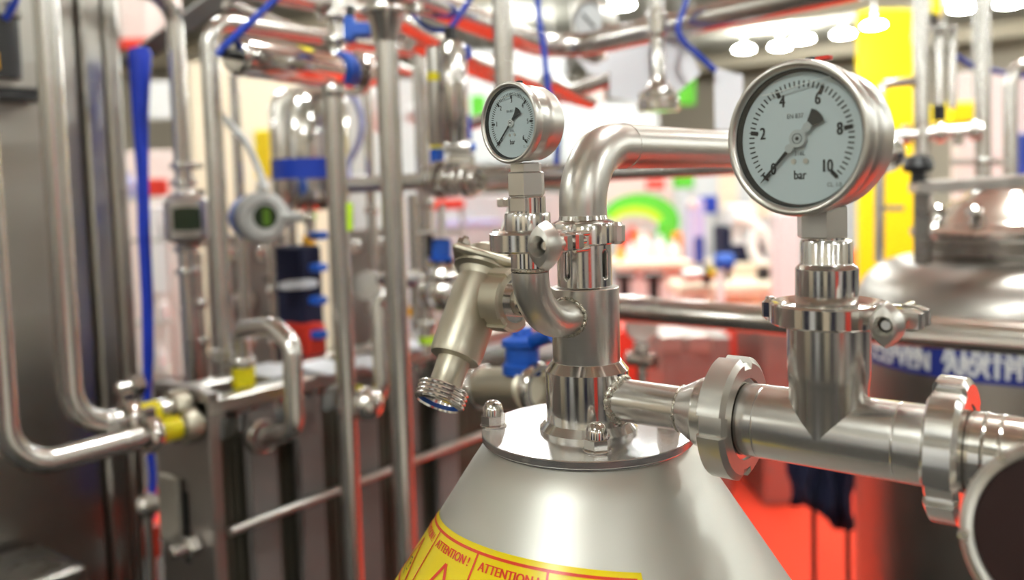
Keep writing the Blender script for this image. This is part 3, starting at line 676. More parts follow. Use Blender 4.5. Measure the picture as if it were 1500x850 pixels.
# ---- left: steel cabinet
c0 = P(190, 300, 2.0); cx = c0.x; cyr = c0.y
cab = thing('steel_cabinet', 'tall brushed stainless cabinet filling the left edge', 'cabinet', (cx - .4, cyr - .8, 0))
y125 = onx(130, 300, cx).y; y160 = onx(166, 300, cx).y
for nm_, a, b_, off in (('side_panel', cyr - 2.0, y125 - .006, 0), ('corner_strip', y125 + .006, y160 - .005, .004), ('door_edge', y160 + .005, cyr, .0)):
    MB().box((cx - .35 + off, (a + b_) / 2, 1.25), (.7, b_ - a, 2.5), ch=.006).build(nm_, 'sheet', cab)
MB().box((cx - .36, cyr - 1.0, 1.25), (.66, 1.98, 2.48)).build('core', 'darksheet', cab)
p = onx(15, 60, cx); z1, z0 = onx(20, -20, cx).z, onx(20, 138, cx).z; yb = onx(40, 60, cx).y
jb = thing('junction_box', 'grey box with a black underside mounted high on the cabinet', 'box', (cx + .04, yb - .2, z0))
MB().box((cx + .04, yb - .25, (z0 + z1) / 2), (.08, .5, z1 - z0), ch=.006).build('housing', 'sheet', jb)
MB().box((cx + .045, yb - .25, z0 - .008), (.09, .5, .02)).build('underside', 'black', jb)
q = onx(6, 62, cx + .085); MB().cyl(q - EZ * .07, q + EZ * .05, .028, seg=16).build('cable_gland', 'black', jb); MB().cyl(q + EZ * .05, q + EZ * .075, .034, seg=16).build('gland_nut', 'darksheet', jb)
q = onx(3, 92, cx + .085); MB().cyl(q, q + EX * .02, .022, seg=16).build('brass_plug', 'amber', jb)
hose('thin blue hose looping into the box at the top left', [onx(8, 28, cx + .12), onx(16, 14, cx + .13), onx(24, -2, cx + .14), onx(28, -20, cx + .14)], .007)
q = onx(45, 860, cx + .06); yl = onx(80, 830, cx + .1).y; zt_ = onx(40, 815, cx + .1).z
tag(MB().box((cx + .14, yl - .3, zt_ - .15), (.2, .6, .3), ch=.006).build('low_box', 'darksheet'), 'low dark metal box in front of the cabinet foot', 'box')
# ---- plate heat exchanger
pl = P(303, 575, 1.5); ey = pl.y; exr = pl.x; exl = ony(222, 542, ey).x
ztp = pl.z; sx_ = exr - .012
hx = thing('plate_heat_exchanger', 'frame of dark plates with steel end plate and bright side straps', 'heat exchanger', ((exl + exr) / 2, ey + .4, 0))
MB().box(((exl + exr) / 2, ey + .0125, ztp / 2 + .02), (exr - exl, .025, ztp - .04), ch=.004).build('end_plate', 'pinksteel', hx)
yend = onx(690, 600, exr).y + .35
pk = MB(); npl = 70
for i in range(npl):
    y = ey + .04 + (yend - ey - .08) * i / npl
    w = exr - exl - .05 - (.006 if i % 2 else 0); pk.box(((exl + exr) / 2, y, (ztp - .12) / 2 + .03), (w, (yend - ey) / npl * .55, ztp - .14))
pk.build('plate_pack', 'plates', hx, kind='stuff')
MB().box(((exl + exr) / 2, (ey + yend) / 2, (ztp - .14) / 2 + .03), (exr - exl - .075, yend - ey - .06, ztp - .16)).build('plate_core', 'blackmatt', hx)
for (a0, a1, b_) in ((365, 403, 660), (437, 470, 650), (520, 552, 640), (598, 612, 620), (640, 668, 640)):
    ya, yb = onx(a0, b_, exr).y, onx(a1, b_, exr).y; zt_ = ztp - .055
    MB().box((exr - .006, (ya + yb) / 2, zt_ / 2 + .02), (.022, yb - ya, zt_ - .04)).build('side_strap', 'strap', hx)
ytop = onx(640, 518, exr).y
MB().box((exr - .02, (ey + yend) / 2, ztp - .03), (.045, yend - ey, .028), ch=.004).build('top_rail', 'sheet', hx)
MB().box((exl + .03, (ey + yend) / 2, ztp - .03), (.045, yend - ey, .028), ch=.004).build('top_rail', 'sheet', hx)
q = onx(330, 782, exr + .016); MB().cyl((exr + .016, ey + .02, q.z), (exr + .016, yend, q.z), .009, seg=16).build('tie_rod', 'sheet', hx)
for (a, b_) in ((288, 797), (262, 598), (287, 632), (208, 563)):
    q = ony(a, b_, ey - .002); MB().prism(6, q, -EY, .021, .022, .002).cyl(q - EY * .02, q - EY * .05, .012, seg=16, c=.002).build('bolt', 'polished', hx)
q = ony(255, 745, ey - .002); MB().box(q - EY * .006, (.07, .012, .13), ch=.004).build('slot_cover', 'sheet', hx)
q2 = ony(273, 765, ey - .001); MB().box(q2 - EZ * .01, (.014, .004, .13)).build('bolt_slot', 'black', hx)
for i in range(4):
    y = ey + .1 + i * .2; MB().box(((exl + exr) / 2, y, ztp - .05), (exr - exl - .09, .05, .02), ch=.003).build('cross_bar', 'sheet', hx)
for k, (a, b_, lb) in enumerate(((395, 543, 'white paper sheet on the exchanger top beside the bent loop pipe'), (476, 538, 'white paper sheet on the exchanger top left of the tall pole'), (545, 530, 'white paper sheet on the exchanger top between two tall poles'), (610, 505, 'white paper sheet on the exchanger top right of the tall poles'))):
    q = onz(a, b_, ztp - .012); tag(MB().box(q, (.13, .09, .004)).build('paper_sheet', 'paper'), lb, 'paper', 'papers lying on the heat exchanger')
# pipes into the end plate
for (ex_, ez_, cxp, topy, lb, tagpx) in ((275, 592, 107, -60, 'steel pipe along the cabinet turning into the end plate, upper one', 213), (291, 618, 12, -60, 'steel pipe at the far left edge turning into the end plate, lower one', 243)):
    E = ony(ex_, ez_, ey); cpt = onx(cxp, 640 if cxp > 50 else 690, E.x); cpt.z = E.z
    zt_ = zrow(cpt.x, cpt.y, topy)
    t = pipe(lb, [(cpt.x, cpt.y, zt_), cpt, E], .0195, .07, 'pipe')
    def at(px_): return V((E.x, onx(px_, 625, E.x).y, E.z))
    q = at(tagpx); MB().lathe([(.0205, -.022), (.0205, .022)], q, EY, 24).build('yellow_tag', 'yellow', t)
    q = at(tagpx - 24); ring(t, q, EY, .032, .022, 'pipe_clamp', 'polished'); MB().box(q + EZ * .034, (.014, .02, .022), ch=.002).build('clamp_wing_nut', 'polished', t)
    q = at(tagpx - 60); ring(t, q, EY, .0215, .01)
    ring(t, E - EY * .02, EY, .03, .03, 'flange', 'cast')
# blue wrapped post and blue tubes left
b0 = [(204, 72, .018), (205, 80, .0205), (205, 110, .018), (206, 180, .014), (209, 260, .0108), (211, 340, .0112), (216, 440, .0108), (217, 520, .0104), (215, 600, .007), (224, 700, .007), (221, 760, .009)]
tag(MB().tube([P(a, b_, 1.9) for a, b_, r in b0], [r * 1.18 for _, _, r in b0], 14).build('blue_sleeve', 'deepblue'), 'long blue plastic sleeve hanging beside the cabinet', 'sleeve')
t = thing('pipe_elbow', 'small steel elbow fitting behind the end plate at lower left', 'fitting', P(215, 745, 1.75))
MB().sphere(P(216, 740, 1.75), .024).build('elbow', 'polished', t); MB().cyl(P(216, 740, 1.75), (*P(216, 740, 1.75).xy, 0), .010).build('drop_pipe', 'pipe', t); MB().cyl(P(216, 740, 1.75), P(250, 735, 1.72), .018).build('stub', 'polished', t)
t = thing('warning_post', 'red and white striped post low behind the end plate', 'post', (*colx(224, 800, 1.95), 0))
x, y = colx(224, 820, 1.95)
for i, m_ in enumerate(('white', 'red', 'white', 'red')):
    zb2 = zrow(x, y, 950 - i * 45) if i else 0; zt2 = zrow(x, y, 905 - i * 45); MB().cyl((x, y, max(0, zb2)), (x, y, zt2), .018).build('stripe', m_, t)
# ---- poles with bends
def zpt(x, y, row): return V((x, y, zrow(x, y, row)))
x, y = colx(319, 300, 1.75); ctr = zpt(x, y, 30)
t = pipe('steel pole left of the round transmitter bending over at its top', [(x, y, 0), ctr, ctr + EY * .9], .0185, .055)
for r_ in (515, 525): ring(t, zpt(x, y, r_), EZ, .027, .012)
x, y = colx(265, 200, 1.95); ctr = zpt(x, y, -6)
t = pipe('steel pole above the square transmitter bending to the left', [zpt(x, y, 285), ctr, ctr + V((0, -.6, .02))], .0185, .07, base=zpt(x, y, 285))
for r_ in (243, 268): ring(t, zpt(x, y, r_), EZ, .028, .014)
MB().box(zpt(x, y, 243) + CR * .03, (.035, .02, .014), ch=.002).build('clamp_wing_nut', 'polished', t)
x2, y2 = colx(274, 400, 1.95)
t = pipe('steel pole standing under the square transmitter', [zpt(x2, y2, 355), zpt(x2, y2, 560)], .0185, base=zpt(x2, y2, 560))
for r_ in (364, 397): ring(t, zpt(x2, y2, r_), EZ, .027, .014)
# square transmitter
tq = P(274, 320, 1.93); fx = (CR * .97 + CF * .22).normalized(); fx.z = 0; fx.normalize(); fz = EZ; fy = fz.cross(fx)
tr = thing('square_transmitter', 'square steel flow transmitter with a dark screen on the pipe', 'transmitter', tq - EZ * .055)
MB().box(tq, (.088, .085, .108), (fx, fy, fz), .014).build('housing', 'satin', tr)
MB().box(tq - fy * .0435 + fx * .006, (.068, .006, .07), (fx, fy, fz), .004).build('screen_frame', 'sheet', tr)
MB().box(tq - fy * .0455 + fx * .006, (.060, .006, .054), (fx, fy, fz), .003).build('screen', 'lcd', tr)
for s_ in (-1, 1):
    MB().cyl(tq + EZ * s_ * .05, tq + EZ * s_ * .066, .03, .022).build('neck', 'satin', tr)
    MB().cyl(tq + EZ * s_ * .05 + fx * .03, tq + EZ * s_ * .064 + fx * .03, .011, seg=14).build('cable_port', 'polished', tr)
# round transmitter
rq = P(384, 318, 1.85); rn = (-CF + CR * .62 - CU * .02).normalized(); rx = EZ.cross(rn).normalized()
rt = thing('round_transmitter', 'round white and blue transmitter head with a green display', 'transmitter', rq - EZ * .06)
MB().lathe([(0, -.095), (.046, -.095), (.049, -.09), (.049, -.02), (0, -.02)], rq, rn, 40).build('blue_cover', 'blue', rt)
MB().lathe([(0, -.020), (.052, -.020), (.0555, -.014), (.0555, .006), (.050, .014), (.036, .017), (.033, .010), (0, .010)], rq, rn, 48).build('front_ring', 'shell', rt)
MB().lathe([(.0255, .0105), (.0245, .0115), (0, .0115)], rq + rx * .004, rn, 32).build('display', 'lcd', rt)
MB().box(rq + rn * .0122 + rx * .006, (.016, .001, .036), (rx, rn, EZ)).build('display_digits', 'lcdgreen', rt)
MB().cyl(rq + CR * .045 - rn * .02, rq + CR * .095 - rn * .02, .014, .010).build('cable_neck', 'shell', rt); MB().cyl(rq + EZ * .05, rq + EZ * .075, .010, .008).build('top_gland', 'shell', rt)
MB().cyl(rq + CR * .095 - rn * .02, rq + CR * .12 - rn * .02, .014).build('end_fitting', 'polished', rt)
hose('white cable curving down to the round transmitter', [P(300, 130, 1.85), P(330, 175, 1.85), P(358, 205, 1.85), P(378, 245, 1.85), P(390, 278, 1.84)], .0075, 'ptfe', 'white_cable', 'cable')
# central poles
t, x, y = post('tall steel pole behind the bent loop, left one of two', 503, 480, 1.55, .0180, 126)
ring(t, zpt(x, y, 134), EZ, .022, .02); MB().box(zpt(x, y, 318) + CR * .019, (.012, .014, .05), (CR, CF, CU), .002).build('lime_tag', 'lime', t, label='lime green tag on the pole')
t, x, y = post('tall steel pole reaching from floor to top clamp, right one of two', 581, 450, 1.5, .0195, 10)
ring(t, zpt(x, y, 16), EZ, .040, .016, 'pipe_clamp', 'polished'); MB().lathe([(.020, -.05), (.030, -.01), (.036, 0)], zpt(x, y, 18), EZ, 28).build('ferrule', 'pipe', t)
MB().box(zpt(x, y, 12) + CR * .05, (.03, .018, .02), ch=.003).build('clamp_wing_nut', 'polished', t)
post('steel pole ending behind the small pressure gauge', 737, 60, 1.45, .0170, -40, 190)
for px_, py_, d, r, tp, bt, lb in ((352, 300, 2.2, .013, 110, None, 'thin steel pole just right of the round-headed transmitter'), (617, 180, 2.1, .017, 78, None, 'thin steel pole left of the twin upright cylinders'), (540, 200, 2.3, .013, 95, None, 'thin steel pole between the two tall central poles'), (402, 420, 2.3, .014, 330, None, 'thin steel pole under the blue-banded tank'), (605, 330, 2.0, .011, 285, None, 'thin steel pole with ferrules right of the tall pole'), (292, 450, 2.05, .012, 370, None, 'thin bronze-tinted pole beside the square transmitter'), (458, 420, 2.2, .012, 300, None, 'thin steel pole right of the blue-banded tank')):
    t, x, y = post(lb, px_, py_, d, r, tp, bt)
    bt = bt or 520; ring(t, zpt(x, y, bt - 20), EZ, r * 1.6, .02); ring(t, zpt(x, y, (tp + bt) / 2), EZ, r * 1.5, .02)
# bent loop on the exchanger
Dl = 1.5; a0 = onx(400, 640, exr + .03)
pts = [a0, a0 + EX * .055, None]
top = P(428, 480, 1.48)
lp = thing('loop_pipe', 'bent steel loop pipe rising from the exchanger side and top', 'pipe', a0)
MB().tube(fillet([P(392, 640, 1.53), P(432, 632, 1.46), P(428, 505, 1.46), P(400, 478, 1.5), P(352, 482, 1.6), P(357, 548, 1.62)], .032, 8), .0165, 24).build('pipe', 'pipe', lp)
q = P(357, 552, 1.62); MB().cyl(q - EZ * .018, q + EZ * .018, .021).build('yellow_tag', 'yellow', lp); ring(lp, q + EZ * .03, EZ, .024, .014)
q = P(384, 640, 1.55); ring(lp, q, EX, .032, .02, 'flange', 'polished')
lp2 = thing('elbow_pipe', 'steel elbow pipe dropping to a domed valve between the poles', 'pipe', P(535, 598, 1.6))
MB().tube(fillet([P(575, 430, 1.62), P(553, 432, 1.62), P(560, 592, 1.6), P(530, 598, 1.62)], .05, 8), .015, 24).build('pipe', 'pipe', lp2)
MB().sphere(P(538, 592, 1.57), .031).build('domed_end', 'polished', lp2); q = P(522, 585, 1.6); MB().cyl(q - EX * .01, q + EX * .01, .026).build('yellow_tag', 'yellow', lp2)
# ---- horizontal actuator
A = P(343, 80, 1.45); Bp = P(512, 108, 1.72); ad = (Bp - A).normalized()
ac = thing('horizontal_actuator', 'polished horizontal actuator cylinder with blue bracket, upper left', 'actuator', (A + Bp) / 2 - EZ * .036)
La = (Bp - A).length
MB().lathe([(0, 0), (.026, 0), (.031, .004), (.0345, .012), (.0345, La - .01), (.031, La), (0, La)], A, ad, 48).build('barrel', 'polished', ac, sharp=28)
MB().cyl(A - ad * .02, A, .009).build('hose_fitting', 'black', ac)
q = A + ad * La * .52; x_, y_, a_ = frame(ad); up = (EZ - ad * ad.z).normalized(); side = ad.cross(up)
if side.dot(CF) > 0: side = -side
def wrap(mb, c, ax, up, side, r, a0, a1, w, th=.0012):
    vs_ = []; n_ = 8
    for i in range(n_ + 1):
        t = math.radians(a0 + (a1 - a0) * i / n_); d = up * math.cos(t) + side * math.sin(t)
        for rr in (r, r + th):
            for s_ in (-1, 1): vs_.append(c + d * rr + ax * s_ * w / 2)
    fs = []
    for i in range(n_):
        b_ = i * 4; fs += [(b_, b_ + 1, b_ + 5, b_ + 4), (b_ + 2, b_ + 6, b_ + 7, b_ + 3), (b_, b_ + 4, b_ + 6, b_ + 2), (b_ + 1, b_ + 3, b_ + 7, b_ + 5)]
    fs += [(0, 2, 3, 1), (n_ * 4, n_ * 4 + 1, n_ * 4 + 3, n_ * 4 + 2)]
    return mb.add(vs_, fs)
yt = wrap(MB(), q, ad, up, side, .0346, 15, 50, .026).build('yellow_tag', 'yellow', ac)
tx = MB(); add_text(tx, 'N1', .013, lambda x, y: q + ad * x + (up * math.cos(math.radians(32) - y / .036) + side * math.sin(math.radians(32) - y / .036)) * .0362); tx.build('tag_lettering', 'ink', yt)
q = A + ad * (La - .03); wrap(MB(), q, ad, up, side, .0348, 5, 135, .028, .006).build('blue_bracket', 'blue', ac)
MB().sphere(Bp + ad * .03 + CU * .012, .036).build('valve_bulb', 'polished', ac); MB().cyl(Bp, Bp + ad * .07, .02).build('valve_neck', 'polished', ac); ring(ac, Bp + ad * .02, ad, .042, .016, 'pipe_clamp', 'polished')
hose('blue hose rising from the horizontal cylinder to the top edge', [P(318, 80, 1.43), P(335, 62, 1.44), P(362, 37, 1.46), P(400, 2, 1.48), P(420, -18, 1.5)], .0062)
bq = P(530, 45, 1.6); bv = thing('blue_bracket', 'blue angular bracket with black screw near the top centre left', 'bracket', bq)
MB().box(bq, (.04, .03, .026), (CR, CF, (CU + CR * .25).normalized()), .003).build('plate', 'blue', bv); MB().box(bq - CR * .022 + CU * .002, (.02, .03, .045), (CR, CF, CU), .003).build('arm', 'blue', bv); MB().cyl(bq - CR * .022 + CU * .02, bq - CR * .022 + CU * .045, .009).build('screw_knob', 'black', bv)
for (px_, py_, d, r, lb) in ((492, 55, 1.75, .022, 'upright valve stem with stacked flanges at the top left of centre'),):
    x, y = colx(px_, py_, d); t = thing('valve_stack', lb, 'valve', zpt(x, y, 130)); MB().cyl(zpt(x, y, 130), zpt(x, y, -20), .014).build('stem', 'polished', t)
    for rw, rr in ((26, .036), (60, .028), (82, .030)): ring(t, zpt(x, y, rw), EZ, rr, .014, 'flange', 'polished')
    for s_ in (-1, 1): MB().cyl(zpt(x, y, 22) + CR * .034 * s_, zpt(x, y, -5) + CR * .034 * s_, .007).build('bolt', 'polished', t)
# ---- twin upright cylinders
def vcyl(label, px_, py_, d, r, tp, bt, mat, tagrow=None, tcol='yellow'):
    x, y = colx(px_, py_, d); a, b_ = zpt(x, y, bt), zpt(x, y, tp); h_ = b_.z - a.z
    t = thing('upright_cylinder', label, 'cylinder', a)
    MB().lathe([(0, 0), (r * .85, 0), (r, .006), (r, h_ - .012), (r * .8, h_ - .003), (0, h_)], a, EZ, 36).build('barrel', mat, t)
    if tagrow:
        side = V((CAM.x - x, CAM.y - y, 0)).normalized(); wrap(MB(), zpt(x, y, tagrow), EZ, side, side.cross(EZ), r, -50, 50, .016).build('yellow_tag', tcol, t)
    return t, a, b_
t, a, b_ = vcyl('dark slim upright cylinder with yellow tag left of the bright one', 637, 140, 1.62, .0145, 66, 213, 'sheet', 113)
MB().cyl(a - EZ * .006, a + EZ * .004, .012).build('yellow_ring', 'yellow', t); MB().box(a - EZ * .02, (.024, .02, .03), ch=.003).build('blue_foot', 'blue', t)
t, a, b_ = vcyl('bright polished upright cylinder under the black hose cap', 663, 140, 1.6, .025, 58, 212, 'polished')
MB().cyl(b_ - EZ * .002, b_ + EZ * .022, .012).build('black_cap', 'black', t)
hose('blue hose loop running left from the black cap', [b_ + EZ * .018, P(634, 44, 1.6), P(612, 30, 1.6), P(600, 14, 1.6), P(594, -15, 1.6)], .0055)
hose('blue hose running right and up from the black cap', [b_ + EZ * .02, P(662, 38, 1.6), P(672, 25, 1.6), P(690, -4, 1.6), P(698, -18, 1.6)], .0055)
x, y = colx(681, 140, 1.62)
t = thing('level_tube', 'slim orange-tinted tube with blue sleeves beside the bright cylinder', 'tube', zpt(x, y, 212))
MB().cyl(zpt(x, y, 212), zpt(x, y, 84), .0065).build('tube', 'pink', t); MB().cyl(zpt(x, y, 205), zpt(x, y, 170), .0105).build('blue_sleeve', 'tube_blue', t); MB().torus(zpt(x, y, 78), -CF, .011, .005, 20, 8).build('blue_hook', 'tube_blue', t)
q = P(675, 214, 1.6)
vb = thing('diaphragm_valve', 'steel valve head with blue end caps under the upright cylinders', 'valve', P(672, 285, 1.6))
MB().cyl(P(652, 214, 1.6), P(690, 216, 1.6), .0135, seg=28, c=.002).build('head_tube', 'satin', vb)
MB().cyl(P(690, 216, 1.6), P(697, 216, 1.6), .0085).build('blue_cap', 'blue', vb)
MB().box(P(676, 234, 1.6), (.05, .03, .02), (CR, CF, CU), .004).build('yoke', 'polished', vb)
for px_ in (668, 684): MB().cyl(P(px_, 240, 1.6), P(px_, 228, 1.6), .007, seg=12).build('yoke_bolt', 'polished', vb)
for i, (px_, r) in enumerate(((634, .032), (646, .037), (660, .030), (672, .030), (687, .034), (698, .026))):
    ring(vb, P(px_, 263, 1.63 - i * .012), EX, r, .014, 'body_flange', 'polished')
MB().sphere(P(660, 264, 1.62), .033, sc=(1.2, 1, 1)).build('body', 'polished', vb)
MB().cyl(P(648, 300, 1.62), P(648, 345, 1.62), .005, seg=10).build('drain_stem', 'satin', vb)
# pipe A and other long horizontals
def hpipe(label, a, d, b_, r, mat='pipe', name='steel_pipe'):
    p = P(a[0], a[1], d); q = onz(b_[0], b_[1], p.z); return pipe(label, [p, q], r, mat=mat, name=name, base=p), p, q
A1 = P(498, 272, 2.0); B1 = P(1100, 241, 1.62); B1.z = B1.z
pipe('long horizontal pipe behind the bent pipe at gauge height', [A1, B1], .0185, base=A1)
hr0 = P(880, 450, 1.75); hr1 = ony(1560, 494, hr0.y)
hr = pipe('polished handrail pipe crossing behind the large gauge to the right edge', [hr0 - EX * .15, V((hr1.x, hr0.y, hr0.z))], .0255, mat='polished', name='hand_rail', cat='rail', base=hr0)
# upper pipes (L bend) and others
def poly_pipe(label, pix, r, bend=.06, mat='pipe'): 
    pts = [P(*q) for q in pix]; return pipe(label, pts, r, bend, mat, base=pts[0])
poly_pipe('thick overhead pipe bending from the left toward the top right corner', [(560, -22, 1.45), (812, 76, 2.0), (1260, -22, 1.5)], .026, .10)
poly_pipe('overhead pipe below the thick bend, ending at the cone fitting', [(660, 190, 2.3), (792, 150, 2.15), (950, 98, 1.9)], .0165, .05)
poly_pipe('sloping overhead pipe above the twin cylinders', [(560, 18, 1.6), (700, 92, 2.0), (800, 128, 2.3)], .020, .05)
poly_pipe('sloping overhead pipe reaching behind the small gauge', [(600, 62, 1.8), (720, 112, 2.1), (860, 150, 2.5)], .018, .05)
poly_pipe('short slanted pipe right of the small gauge', [(800, 118, 1.9), (842, 140, 2.05), (866, 150, 2.1)], .018, .04)
poly_pipe('overhead pipe running along the top left to the stacked valve', [(345, -22, 1.5), (500, 10, 1.8), (560, 22, 1.95)], .020, .05)
poly_pipe('slender pipe under the overhead pipes at the top left', [(330, 5, 1.9), (480, 60, 2.1), (600, 105, 2.4)], .012, .05)
bm_ = P(190, 92, 2.3); be = P(352, -25, 1.9)
tag(MB().tube([bm_, be], .028, 4).build('frame_beam', 'grey', loc=bm_), 'grey frame beam slanting up from the blue sleeve to the top edge', 'beam')
# far gauge and T on pipe
gq = P(862, 30, 1.95); gn = (-EY * .9 - EX * .1).normalized()
fg = thing('pressure_gauge', 'blurred far pressure gauge on a stem near the top centre', 'gauge', P(866, 88, 1.97))
MB().lathe([(0, -.055), (.04, -.055), (.046, -.045), (.046, -.01), (.049, -.005), (.049, .003), (.045, .006), (.041, .0), (.041, -.004), (0, -.004)], gq, gn, 48).build('case', 'satin', fg)
MB().lathe([(.0405, -.003), (0, -.003)], gq, gn, 40).build('dial', 'white', fg); gx = gn.cross(EZ).normalized()
MB().box(gq + gn * .000, (.05, .002, .004), ((gx * .7 + EZ * .7).normalized(), gn, (EZ * .7 - gx * .7).normalized())).build('pointer', 'ink', fg)
sb = P(872, 55, 1.98); MB().cyl(sb, P(871, 92, 1.98), .012).build('stem', 'polished', fg); MB().cyl(sb - EZ * .002, sb + EZ * .012, .014).build('red_ring', 'red', fg)
ring(fg, P(870, 84, 1.98), EZ, .030, .012, 'flange', 'polished')
cfz = thing('cone_fitting', 'vertical pipe with a flared flange hanging at the top centre right', 'pipe', P(965, 165, 1.7))
x, y = colx(963, 80, 1.7); zz0 = zpt(x, y, 163).z
MB().lathe([(.0, zz0), (.040, zz0), (.042, zz0 + .003), (.042, zz0 + .02), (.034, zz0 + .026), (.032, zz0 + .04), (.018, zz0 + .055), (.0145, zz0 + .07), (.0145, zpt(x, y, 55).z), (.019, zpt(x, y, 50).z), (.019, zpt(x, y, 20).z), (.0145, zpt(x, y, 15).z), (.0145, zpt(x, y, -40).z)], (x, y, 0), EZ, 36).build('body', 'polished', cfz)
for i in range(6):
    t_ = i * math.pi / 3; q = V((x + .034 * math.cos(t_), y + .034 * math.sin(t_), zz0 + .022)); MB().prism(6, q, EZ, .008, .014, .001).build('bolt', 'polished', cfz)
# blue ties and paper tags
hose('blue tie hanging down behind the small gauge', [P(786, -20, 1.7), P(790, 30, 1.7), P(797, 75, 1.7), P(803, 130, 1.7), P(816, 190, 1.72), P(815, 240, 1.75)], .0062, name='blue_tie', cat='tie')
hose('blue tie knotted over the big white paper tag', [P(1012, -20, 1.7), P(1001, 15, 1.7), P(993, 40, 1.7), P(1000, 60, 1.7), P(1022, 80, 1.7), P(1048, 104, 1.7)], .0058, name='blue_tie', cat='tie')
def sheet(label, pix, d, mat='paper', name='paper_tag', cat='paper', th=.0015):
    pts = [P(a, b_, d) for a, b_ in pix]; n_ = (pts[1] - pts[0]).cross(pts[2] - pts[0]).normalized()
    return tag(MB().outline(pts, n_ * th).build(name, mat), label, cat)
sheet('big white paper tag hanging right of the cone fitting', [(893, 88), (1003, 46), (1026, 108), (992, 137), (935, 148), (893, 142)], 1.78)
sheet('white paper tag left of the cone fitting', [(838, 75), (955, 56), (956, 130), (935, 148), (905, 120), (862, 108)], 2.4)
sheet('white rectangular paper tag beside the large gauge', [(1046, 99), (1088, 110), (1090, 192), (1047, 190)], 1.72)
# tank with the blue band
x, y = colx(455, 215, 2.2)
bt_ = thing('small_tank', 'polished upright tank with a blue band, left of centre', 'tank', (x, y, zrow(x, y, 303)))
z0_, z1_ = zrow(x, y, 305), zrow(x, y, 128); r = .098
MB().lathe([(0, z0_ - .01), (.06, z0_), (.09, z0_ + .02), (r, z0_ + .045), (r, z1_ - .05), (.085, z1_ - .018), (.05, z1_), (0, z1_ + .008)], (x, y, 0), EZ, 48).build('shell', 'polished', bt_)
zb2, zt2 = zrow(x, y, 262), zrow(x, y, 233); MB().lathe([(r + .0008, zb2), (r + .0015, zb2), (r + .0015, zt2), (r + .0008, zt2)], (x, y, 0), EZ, 48, True).build('blue_band', 'tube_blue', bt_)
for a in (.5, 2.6, 4.7): MB().cyl((x + .07 * math.cos(a), y + .07 * math.sin(a), 0), (x + .07 * math.cos(a), y + .07 * math.sin(a), z0_ + .02), .012).build('leg', 'pipe', bt_)
hose('pale blue hose curving right of the banded tank', [P(503, 128, 2.0), P(522, 150, 2.0), P(530, 180, 2.0), P(525, 210, 2.0), P(510, 240, 2.0), P(508, 262, 2.0)], .008, 'lilac')
# rear plate with ports
rp = thing('rear_end_plate', 'pinkish steel plate with round ports behind the poles', 'plate', P(440, 560, 2.45))
a = P(300, 345, 2.42); b_ = P(585, 350, 2.6); dx = V((b_.x - a.x, b_.y - a.y, 0)); dxu = dx.normalized(); nrm = dxu.cross(EZ)
zt_ = a.z; zb2 = 0.1
for (f0, f1, nm_) in ((.0, .40, 'plate'), (.62, 1.0, 'plate')):
    c_ = a + dx * ((f0 + f1) / 2); MB().box((c_.x, c_.y, (zt_ + zb2) / 2), (dx.length * (f1 - f0), .03, zt_ - zb2), (dxu, EZ.cross(dxu), EZ), .004).build(nm_, 'pinksteel', rp)
MB().box(((a + b_) / 2).xy.to_3d() + EZ * .5 + nrm * -.08, (dx.length, .02, 1.0), (dxu, EZ.cross(dxu), EZ)).build('backing', 'darksheet', rp)
for (px_, py_, r, m_, nm_) in ((338, 372, .024, 'polished', 'port_cover'), (384, 372, .024, 'polished', 'port_cover'), (357, 440, .030, 'satin', 'port_ring'), (392, 408, .010, 'black', 'knob'), (395, 462, .010, 'black', 'knob'), (520, 362, .022, 'polished', 'port_cover'), (553, 358, .022, 'polished', 'port_cover'), (553, 392, .010, 'black', 'knob')):
    q = P(px_, py_, 2.38 + (px_ - 300) / 285 * .15); MB().lathe([(0, 0), (r, 0), (r, .02), (r * .8, .035), (r * .75, .03), (0, .032)], q, -nrm if nrm.dot(CF) > 0 else nrm, 24).build(nm_, m_, rp)
g2 = thing('pressure_gauge', 'small blurred gauge seen from behind between the central poles', 'gauge', P(542, 455, 2.2)); q = P(540, 418, 2.2)
MB().lathe([(0, 0), (.03, .002), (.036, .01), (.036, .03), (0, .03)], q, -CF, 32).build('case', 'satin', g2); MB().cyl(q - EZ * .03, q - EZ * .075, .011).build('stem', 'polished', g2)
# clutter between the poles: coloured sample rack
rk = thing('sample_rack', 'rack of dark red jars with blue clips below the banded tank', 'rack', P(440, 520, 1.98))
MB().box(P(440, 455, 2.0), (.095, .06, .30), ch=.004).build('dark_panel', 'navy', rk); MB().box(P(445, 495, 1.97), (.10, .05, .07), ch=.004).build('red_tray', 'red', rk)
for py_ in (345, 392, 440, 490): MB().box(P(466, py_, 1.93), (.035, .03, .018), ch=.003).build('blue_clip', 'blue', rk)
t = tag(MB().box(P(437, 417, 1.93), (.085, .02, .022), (CR * .98 + CU * .08, CF, CU), .004).build('white_tube_label', 'paper'), 'small white slanted label plate below the banded tank', 'label')
lv = thing('level_switch', 'amber capped sensor hanging beside the banded tank', 'sensor', P(452, 405, 2.1)); MB().cyl(P(452, 372, 2.1), P(452, 345, 2.1), .018, .014).build('amber_cap', 'amber', lv); MB().cyl(P(452, 410, 2.1), P(452, 372, 2.1), .007).build('probe', 'cream', lv)
